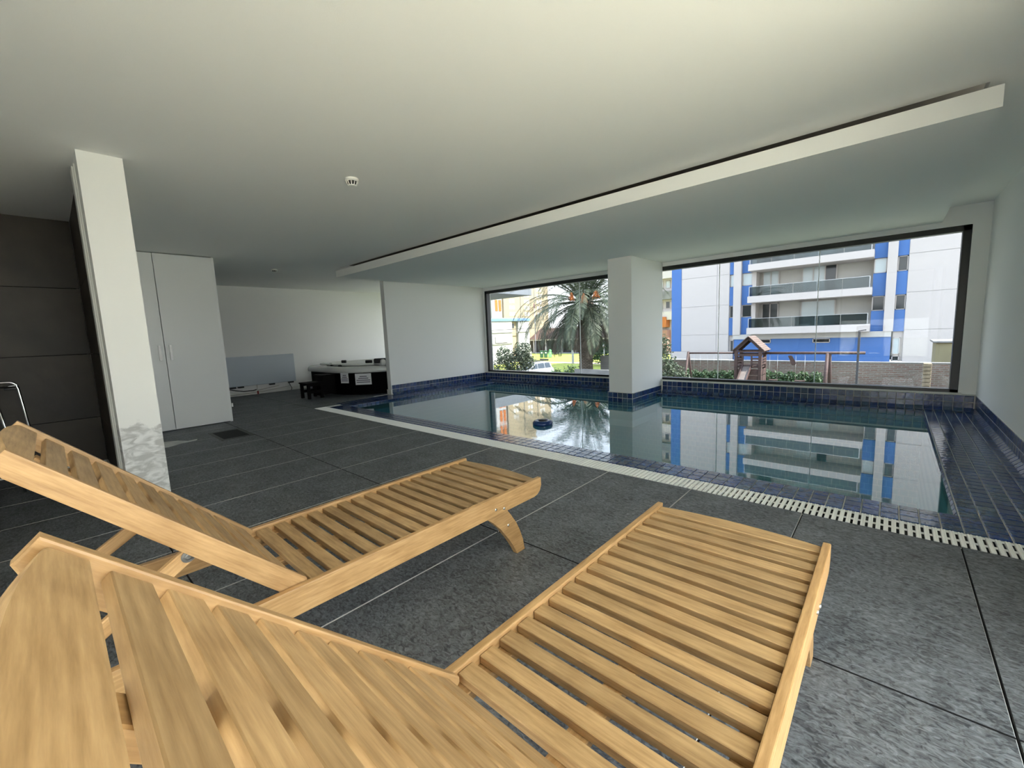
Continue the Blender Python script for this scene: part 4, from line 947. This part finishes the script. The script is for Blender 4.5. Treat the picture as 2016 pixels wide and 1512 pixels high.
def frond(elev, length, droop, rnd, mat):
    bm = bmesh.new(); n = 46; pts = []; p = Vector((0.25, 0, 0)); a = elev
    for k in range(n + 1):
        pts.append((p.copy(), a)); st_ = length / n; p = p + Vector((math.cos(a), 0, math.sin(a))) * st_; a -= droop / n * (0.45 + 1.1 * k / n)
    bm_tube(bm, [q[0] for q in pts[::4]] , [0.035 * (1 - 0.85 * k / (len(pts[::4]) - 1)) for k in range(len(pts[::4]))], 5)
    for k in range(5, n + 1):
        q, a = pts[k]; u = k / n; L = 0.62 * math.sin(math.pi * min(1, 0.12 + 0.86 * u)) ** 0.6 * rnd.uniform(0.85, 1.1)
        d = Vector((math.cos(a), 0, math.sin(a))); nrm = Vector((-math.sin(a), 0, math.cos(a)))
        for s in (-1, 1):
            for h in (0, 1):
                dr = (d * 0.55 + Vector((0, s, 0)) * 0.75 + nrm * (rnd.uniform(0.0, 0.35)) + Vector((0, 0, -0.28))).normalized()
                o = q + d * (h * length / n * 0.5); wv = dr.cross(nrm).normalized() * 0.016
                t2 = o + dr * L * 0.55; t3 = o + dr * L + Vector((0, 0, -0.10 * L))
                bm.faces.new([bm.verts.new(x) for x in (o, t2 + wv, t3, t2 - wv)])
    return finish(bm, 'frond', mat)
rnd = random.Random(11)
VAR = []
for (el, ln, dr) in ((1.30, 4.3, 1.0), (1.0, 4.6, 1.35), (0.75, 4.7, 1.6), (0.45, 4.6, 1.75), (0.15, 4.4, 1.75), (-0.15, 4.0, 1.55), (-0.45, 3.5, 1.2)):
    VAR.append([frond(el + rnd.uniform(-.06, .06), ln * rnd.uniform(0.95, 1.05), dr * rnd.uniform(0.9, 1.1), rnd, M_frond) for _ in range(2)])
DEAD = [frond(-0.7, 3.2, 0.85, rnd, M_dead), frond(-0.95, 2.7, 0.6, rnd, M_dead)]
for lev, cnt in enumerate((9, 12, 13, 14, 14, 13, 11)):
    for k in range(cnt):
        o = link('frond', VAR[lev][k % 2], pm_, (0, 0, 4.85 - 0.07 * lev)); o.rotation_euler = (rnd.uniform(-.08, .08), rnd.uniform(-.07, .07), 2 * math.pi * (k + rnd.uniform(-.3, .3)) / cnt + lev * 0.7)
for k in range(12):
    o = link('dry_frond', DEAD[k % 2], pm_, (0, 0, 4.3)); o.rotation_euler = (0, rnd.uniform(-.05, .05), 2 * math.pi * (k + rnd.uniform(-.3, .3)) / 12)
M_orange = plain('date_stalk', (0.62, 0.20, 0.05), 0.7)
for (a, rr_, z) in ((-1.05, 1.45, 4.75), (-0.62, 1.50, 4.95), (-1.55, 1.40, 4.90)):
    bm = bmesh.new()
    for j in range(26):
        b = rnd.uniform(0, 6.28); s_ = rnd.uniform(0.05, 0.24); bm_tube(bm, [(0, 0, 0.22), (s_ * 0.5 * math.cos(b), s_ * 0.5 * math.sin(b), 0.05), (s_ * math.cos(b), s_ * math.sin(b), -0.28)], 0.013, 4)
    link('fruit_stalk', finish(bm, 'fruit_stalk', M_orange), pm_, (rr_ * math.cos(a), rr_ * math.sin(a), z))
lw = thing('garden_wall', 'low grey concrete wall behind the palm trunk, beside the pillar', 'wall', (-11.6, 20.4, GZ))
eb('masonry', lw, M_conc, -12.6, -9.3, 21.6, 21.85, GZ, -0.52, 0.01)
eb('masonry', lw, M_conc, -12.7, -9.3, 19.0, 19.25, GZ, -1.05, 0.01)
struct('planter_ground', M_soil, [(-14.2, -9.2, 19.25, 24.0, GZ, -2.0)])

# ---------------- street side seen through the left window
def at(v, D): return (v[0] * D, v[1] * D, 1.055 + v[2] * D)
M_carw = plain('car_paint', (0.36, 0.38, 0.41), 0.3)
car = thing('car', 'pale silver estate car with a roof rack, parked below the left window', 'car', (-25.6, 31.0, GZ), R(-98))
bm = bmesh.new()
body = [(-2.15, 0.30), (-2.2, 0.75), (-2.12, 0.98), (1.05, 1.0), (2.0, 0.86), (2.15, 0.70), (2.15, 0.32)]
bm_prism(bm, body, 1, -0.86, 0.86, 0.08, 3); link('body', finish(bm, 'body', M_carw, True), car)
bm = bmesh.new()
A = [(-2.05, 0.98), (-1.85, 1.58), (0.15, 1.62), (1.05, 0.99)]
lo = [bm.verts.new((x, s * 0.82, z)) for s in (-1, 1) for x, z in ((A[0]), (A[3]))]; hi = [bm.verts.new((x, s * 0.66, z)) for s in (-1, 1) for x, z in ((A[1]), (A[2]))]
for f in ((lo[0], lo[1], hi[1], hi[0]), (lo[3], lo[2], hi[2], hi[3]), (lo[1], lo[3], hi[3], hi[1]), (lo[2], lo[0], hi[0], hi[2]), (hi[0], hi[1], hi[3], hi[2])): bm.faces.new(f)
bmesh.ops.recalc_face_normals(bm, faces=bm.faces[:]); bmesh.ops.bevel(bm, geom=bm.edges[:], offset=0.04, segments=2, affect='EDGES')
link('cabin', finish(bm, 'cabin', M_carw, True), car)
def quad(name, par, mat, pts):
    bm = bmesh.new(); p = [Vector(q) for q in pts]; nrm = (p[1] - p[0]).cross(p[3] - p[0]).normalized() * 0.012
    a = [bm.verts.new(q + nrm) for q in p]; b = [bm.verts.new(q - nrm) for q in p]; bm.faces.new(a); bm.faces.new(b[::-1])
    for i in range(4): bm.faces.new((a[i], b[i], b[(i + 1) % 4], a[(i + 1) % 4]))
    bmesh.ops.recalc_face_normals(bm, faces=bm.faces[:]); return link(name, finish(bm, name, mat), par)
M_carg = plain('car_glass', (0.06, 0.075, 0.09), 0.15)
quad('windscreen', car, M_carg, [(0.97, -0.70, 1.06), (0.97, 0.70, 1.06), (0.26, 0.58, 1.56), (0.26, -0.58, 1.56)])
for s in (-1, 1):
    for (a0, a1, b0, b1) in ((-0.05, 0.72, -0.05, 0.12), (-0.98, -0.12, -0.96, -0.12), (-1.80, -1.06, -1.68, -1.04)):
        quad('side_window', car, M_carg, [(a0, s * 0.815, 1.06), (a1, s * 0.815, 1.06), (b1, s * 0.69, 1.52), (b0, s * 0.69, 1.52)])
    for x in (-1.35, 1.35):
        bm = bmesh.new(); bm_lathe(bm, [(0.32, -0.1), (0.33, -0.08), (0.33, 0.08), (0.32, 0.1)], 20); link('wheel', finish(bm, 'wheel', M_rubber), car, (x, s * 0.80, 0.33), (R(90), 0, 0))
    bm = bmesh.new(); bm_box(bm, -0.08, 0.05, -0.16, 0.16, -0.07, 0.07, 0.03, 2); link('headlight', finish(bm, 'headlight', M_pane_l), car, (2.10, s * 0.62, 0.72))
rk = multi('roof_rack', car, M_post, [(-1.7, -0.1, -0.60, -0.57, 1.70, 1.73), (-1.7, -0.1, 0.57, 0.60, 1.70, 1.73)] + [(-1.7 + 0.4 * k, -1.66 + 0.4 * k, -0.60, 0.60, 1.69, 1.72) for k in range(5)]
           + [(x, x + 0.03, s * 0.585 - 0.015, s * 0.585 + 0.015, 1.58, 1.72) for x in (-1.6, -0.2) for s in (-1, 1)] + [(-1.72, -1.69, -0.6, 0.6, 1.70, 1.86), (-1.7, -0.1, -0.60, -0.57, 1.82, 1.85), (-1.7, -0.1, 0.57, 0.60, 1.82, 1.85)])
rs = thing('road_sign', 'small white road sign with a red border, left of the parked car', 'sign', at((-0.6585, 0.749, 0), 34.0)[:2] + (GZ,), R(-45))
tube('post', rs, M_alu, [(0, 0, 0), (0, 0, 1.85)], 0.03, 8)
bm = bmesh.new(); bm_prism(bm, [(0.22 * math.cos(R(a)), 0.30 * math.sin(R(a))) for a in range(0, 360, 20)], 0, 0.0, 0.02); sg = link('plate', finish(bm, 'plate', plain('sign_white', (0.75, 0.75, 0.74), 0.4)), rs, (0.04, 0, 1.62))
bm = bmesh.new(); n = 18
ri = [bm.verts.new((0.0, 0.15 * math.cos(R(20 * k)), 0.22 * math.sin(R(20 * k)))) for k in range(n)]; ro = [bm.verts.new((0.0, 0.20 * math.cos(R(20 * k)), 0.28 * math.sin(R(20 * k)))) for k in range(n)]
for k in range(n): bm.faces.new((ri[k], ro[k], ro[(k + 1) % n], ri[(k + 1) % n]))
link('red_border', finish(bm, 'red_border', plain('sign_red', (0.60, 0.10, 0.07), 0.5)), sg, (0.024, 0, 0))
M_pole = plain('grey_pole', (0.38, 0.38, 0.38), 0.7)
up = thing('utility_pole', 'grey concrete street pole standing on the lawn behind the palm', 'pole', at((-0.5635, 0.838, 0), 57.0)[:2] + (GZ,))
bm = bmesh.new(); bm_lathe(bm, [(0.17, 0), (0.13, 4.0), (0.09, 7.0)], 12); link('shaft', finish(bm, 'shaft', M_pole), up)
multi('crossarm', up, M_pole, [(-0.7, 0.7, -0.05, 0.05, 6.6, 6.7)])
M_green1 = plain('bin_dark_green', (0.03, 0.09, 0.05), 0.5); M_green2 = plain('bin_light_green', (0.20, 0.55, 0.22), 0.5)
def bin_(label, D, v, mat, w, h, dome):
    x, y, z = at(v, D); t = thing('recycling_bin', label, 'bin', (x, y, GZ), R(38))
    bm = bmesh.new(); bm_box(bm, -w / 2, w / 2, -w / 2, w / 2, 0.06, h, 0.06, 2); link('body', finish(bm, 'body', mat), t)
    bm = bmesh.new()
    if dome: bm_lathe(bm, [(w * 0.48, h - 0.02), (w * 0.40, h + 0.18), (w * 0.22, h + 0.30), (0.05, h + 0.34)], 16)
    else: bm_box(bm, -w * 0.54, w * 0.54, -w * 0.54, w * 0.54, h, h + 0.10, 0.04, 2)
    link('lid', finish(bm, 'lid', mat), t)
    bm = bmesh.new(); bm_box(bm, -w * 0.2, w * 0.2, -w / 2 - 0.02, -w / 2 + 0.01, h * 0.68, h * 0.86, 0.01); link('flap', finish(bm, 'flap', M_whitep), t)
bin_('dark green recycling bin on the lawn, the one farther from the light green bottle bank', 72.0, (-0.6190, 0.7888, 0), M_green1, 0.58, 1.15, False)
bin_('dark green recycling bin on the lawn, standing right beside the light green bottle bank', 72.0, (-0.6115, 0.7950, 0), M_green1, 0.58, 1.15, False)
bin_('light green bottle bank with a domed top on the lawn', 72.0, (-0.6035, 0.8015, 0), M_green2, 0.62, 1.10, True)
lawn = struct('lawn', M_lawn, [(-75, -22, 36, 68, GZ, GZ + 0.04)])
struct('path', plain('pink_path', (0.50, 0.38, 0.30), 0.9), [(-60, -25, 47.5, 49.3, GZ + 0.02, GZ + 0.055)])
# white sign on a white post
sp_ = thing('sign_post', 'white signboard on a thick white post at the edge of the lawn', 'sign', at((-0.638, 0.769, 0), 55.0)[:2] + (GZ,), R(-40))
box('post', sp_, M_facade, -0.17, 0.17, -0.17, 0.17, 0, 2.2, 0.03); box('board', sp_, M_facade, -0.32, 0.32, -0.05, 0.05, 2.45, 2.85, 0.04); box('neck', sp_, M_facade, -0.04, 0.04, -0.04, 0.04, 2.2, 2.45)
# dark house with white posts
hs = thing('house', 'low dark house with a white fascia and posts, behind the palm', 'house', (-52, 72, GZ))
M_hdark = plain('house_dark', (0.05, 0.042, 0.036), 0.8); M_rooft = plain('roof_tiles', (0.085, 0.05, 0.038), 0.8, noise=0.2, nscale=0.6)
eb('wall', hs, M_hdark, -59, -37, 72.5, 80, GZ, -0.9); eb('fascia', hs, M_facade, -59.5, -36.6, 71.6, 80, -0.95, -0.62)
for x in (-58.5, -55.2, -51.0, -47.5, -44.2, -40.0): eb('porch_post', hs, M_facade, x - 0.15, x + 0.15, 71.8, 72.1, GZ, -0.95)
for x in (-57.4, -49.2, -42.0): eb('door', hs, M_pane_d, x - 0.5, x + 0.5, 72.42, 72.52, GZ, -1.3)
bm = bmesh.new(); bm_prism(bm, [(71.4 - 72, 2.88), (75.8 - 72, 5.2), (80.2 - 72, 2.88)], 0, -59.5 + 52, -36.6 + 52); link('roof', finish(bm, 'roof', M_rooft), hs)
# white house with a light blue eaves band
M_white = plain('bright_white_render', (0.40, 0.395, 0.385), 0.85); M_lblue = plain('light_blue_trim', (0.13, 0.24, 0.42), 0.7); M_cream = plain('cream_render', (0.34, 0.275, 0.175), 0.85)
wh = thing('house', 'white flat-roofed house with a light blue eaves band, left window', 'house', (-42.0, 46.0, GZ))
eb('wall', wh, M_white, -50, -42.0, 40.0, 46.6, GZ, 2.85); eb('wall', wh, M_cream, -50, -42.4, 46.6, 48.0, GZ, 2.7); eb('wall', wh, M_white, -50, -42.0, 48.0, 50.6, GZ, 2.85)
eb('eaves_band', wh, M_lblue, -50.2, -41.85, 40.0, 50.75, 2.75, 3.12); eb('roof', wh, M_white, -50, -42, 40, 50.6, 3.1, 3.2)
eb('ledge', wh, M_conc, -42.0, -41.9, 40.0, 50.6, 1.05, 1.11)
lv = eb('louvred_unit', wh, M_alu, -42.0, -41.85, 42.9, 45.4, -0.35, 0.50)
for k in range(7): box('slat', lv, M_facade, 0.07, 0.10, -1.2, 1.2, -0.40 + 0.118 * k, -0.40 + 0.118 * k + 0.06)
eb('window', wh, M_pane_d, -42.42, -42.36, 46.9, 47.5, 1.7, 2.35); eb('base_band', wh, M_conc, -42.05, -41.9, 40, 46.5, -0.62, -0.42)
# cream tower block
ct = thing('apartment_building', 'tall cream apartment tower with paired windows and orange panels', 'building', (-62.0, 70.0, GZ))
eb('wall', ct, M_cream, -76, -60.0, 64.15, 79.5, GZ, 21.0); eb('wall', ct, M_white, -76, -60.3, 61.0, 64.1, GZ, 19.0); eb('crown', ct, M_cream, -74, -62, 66.5, 76.0, 21.0, 24.5)
M_orp = plain('orange_panel', (0.42, 0.13, 0.025), 0.7)
for k in range(7):
    for y0 in (62.0, 63.05): eb('orange_panel', ct, M_orp, -60.32, -60.22, y0, y0 + 0.75, 5.55 + 3.2 * k, 5.55 + 3.2 * k + (2.6 if k else 2.25))
for k in range(10):
    for y in (66.35, 67.30, 71.2, 72.2, 75.6, 76.6):
        w_ = eb('window', ct, M_whitep, -60.06, -59.96, y - 0.33, y + 0.33, 4.95 + 1.35 * k - 0.36, 4.95 + 1.35 * k + 0.36)
        box('pane', w_, plain('tower_pane', (0.42, 0.40, 0.36), 0.2) if 'tower_pane' not in MATS else MATS['tower_pane'], 0.03, 0.06, -0.24, 0.24, -0.26, 0.26)
for y in (64.2, 69.6, 74.4): eb('downpipe', ct, M_conc, -60.05, -59.93, y - 0.06, y + 0.06, GZ, 21)
# grey and white block glimpsed between pillar and blue block
fb = thing('apartment_building', 'distant pale block with grey balconies glimpsed beside the pillar', 'building', (-30.0, 70.0, GZ))
eb('wall', fb, M_facade, -36, -25.5, 71.2, 82, GZ, 26)
for k in range(7):
    z = 3.4 + 3.4 * k - 3.4 * 0 - 0.3
    eb('balcony_slab', fb, M_conc if k % 2 else M_facade, -36, -25.6, 69.8, 71.2, z - 1.0, z + 0.35); 
    for x in (-28.4, -27.4, -29.6): window(fb, x - 0.38, x + 0.38, 71.1, z + 0.9, z + 2.1, M_pane_d if k != 1 else M_pane_l, 0.07)
eb('awning', fb, M_orp, -29.5, -28.1, 69.4, 71.2, 0.9, 2.6); eb('base_wall', fb, plain('rust_brick', (0.34, 0.18, 0.13), 0.9), -30, -27.9, 69.6, 71.2, GZ, 0.4)
# overhead cable, little red sign on a mast, white globe lamp
oc = tag(tube('overhead_cable', None, M_post, [(-44.0, 30.0, 1.75), (-36.0, 36.0, 1.42), (-28.0, 41.5, 1.50)], 0.03, 5), 'thin dark overhead cable crossing in front of the white house', 'cable')
rm_ = thing('red_sign', 'small red octagonal sign on a thin mast behind the palm fronds', 'sign', at((-0.639, 0.791, 0), 44.0)[:2] + (GZ,), R(-40))
tube('mast', rm_, M_pole, [(0, 0.03, 0), (0, 0.03, 7.1)], 0.025, 6)
bm = bmesh.new(); bm_prism(bm, [(0.24 * math.cos(R(22.5 + 45 * k)), 7.24 + 0.24 * math.sin(R(22.5 + 45 * k))) for k in range(8)], 1, -0.02, 0.0); link('plate', finish(bm, 'plate', plain('sign_pink_red', (0.55, 0.16, 0.16), 0.5)), rm_)
gl_ = thing('globe_lamp', 'white globe lamp on a thin post, right of the palm trunk', 'lamp', at((-0.51, 0.892, 0), 50.0)[:2] + (GZ,))
tube('post', gl_, M_facade, [(0, 0, 0), (0, 0, 2.35)], 0.05, 8)
bm = bmesh.new(); bm_lathe(bm, [(0.05, 2.30)] + [(0.17 * math.sin(R(a)), 2.50 - 0.17 * math.cos(R(a))) for a in range(20, 180, 20)] + [(0.01, 2.67)], 16); link('globe', finish(bm, 'globe', M_facade, True), gl_)
shrub('street_tree', 'dark leafy trees in the street, right of the palm trunk', (-26.5, 46.0, GZ), [((0, 0, 1.6), (2.2, 1.5, 1.5), 1400), ((2.0, 1.5, 1.4), (2.0, 1.5, 1.3), 1200)], 0.16, M_leafd, 9, cat='tree')
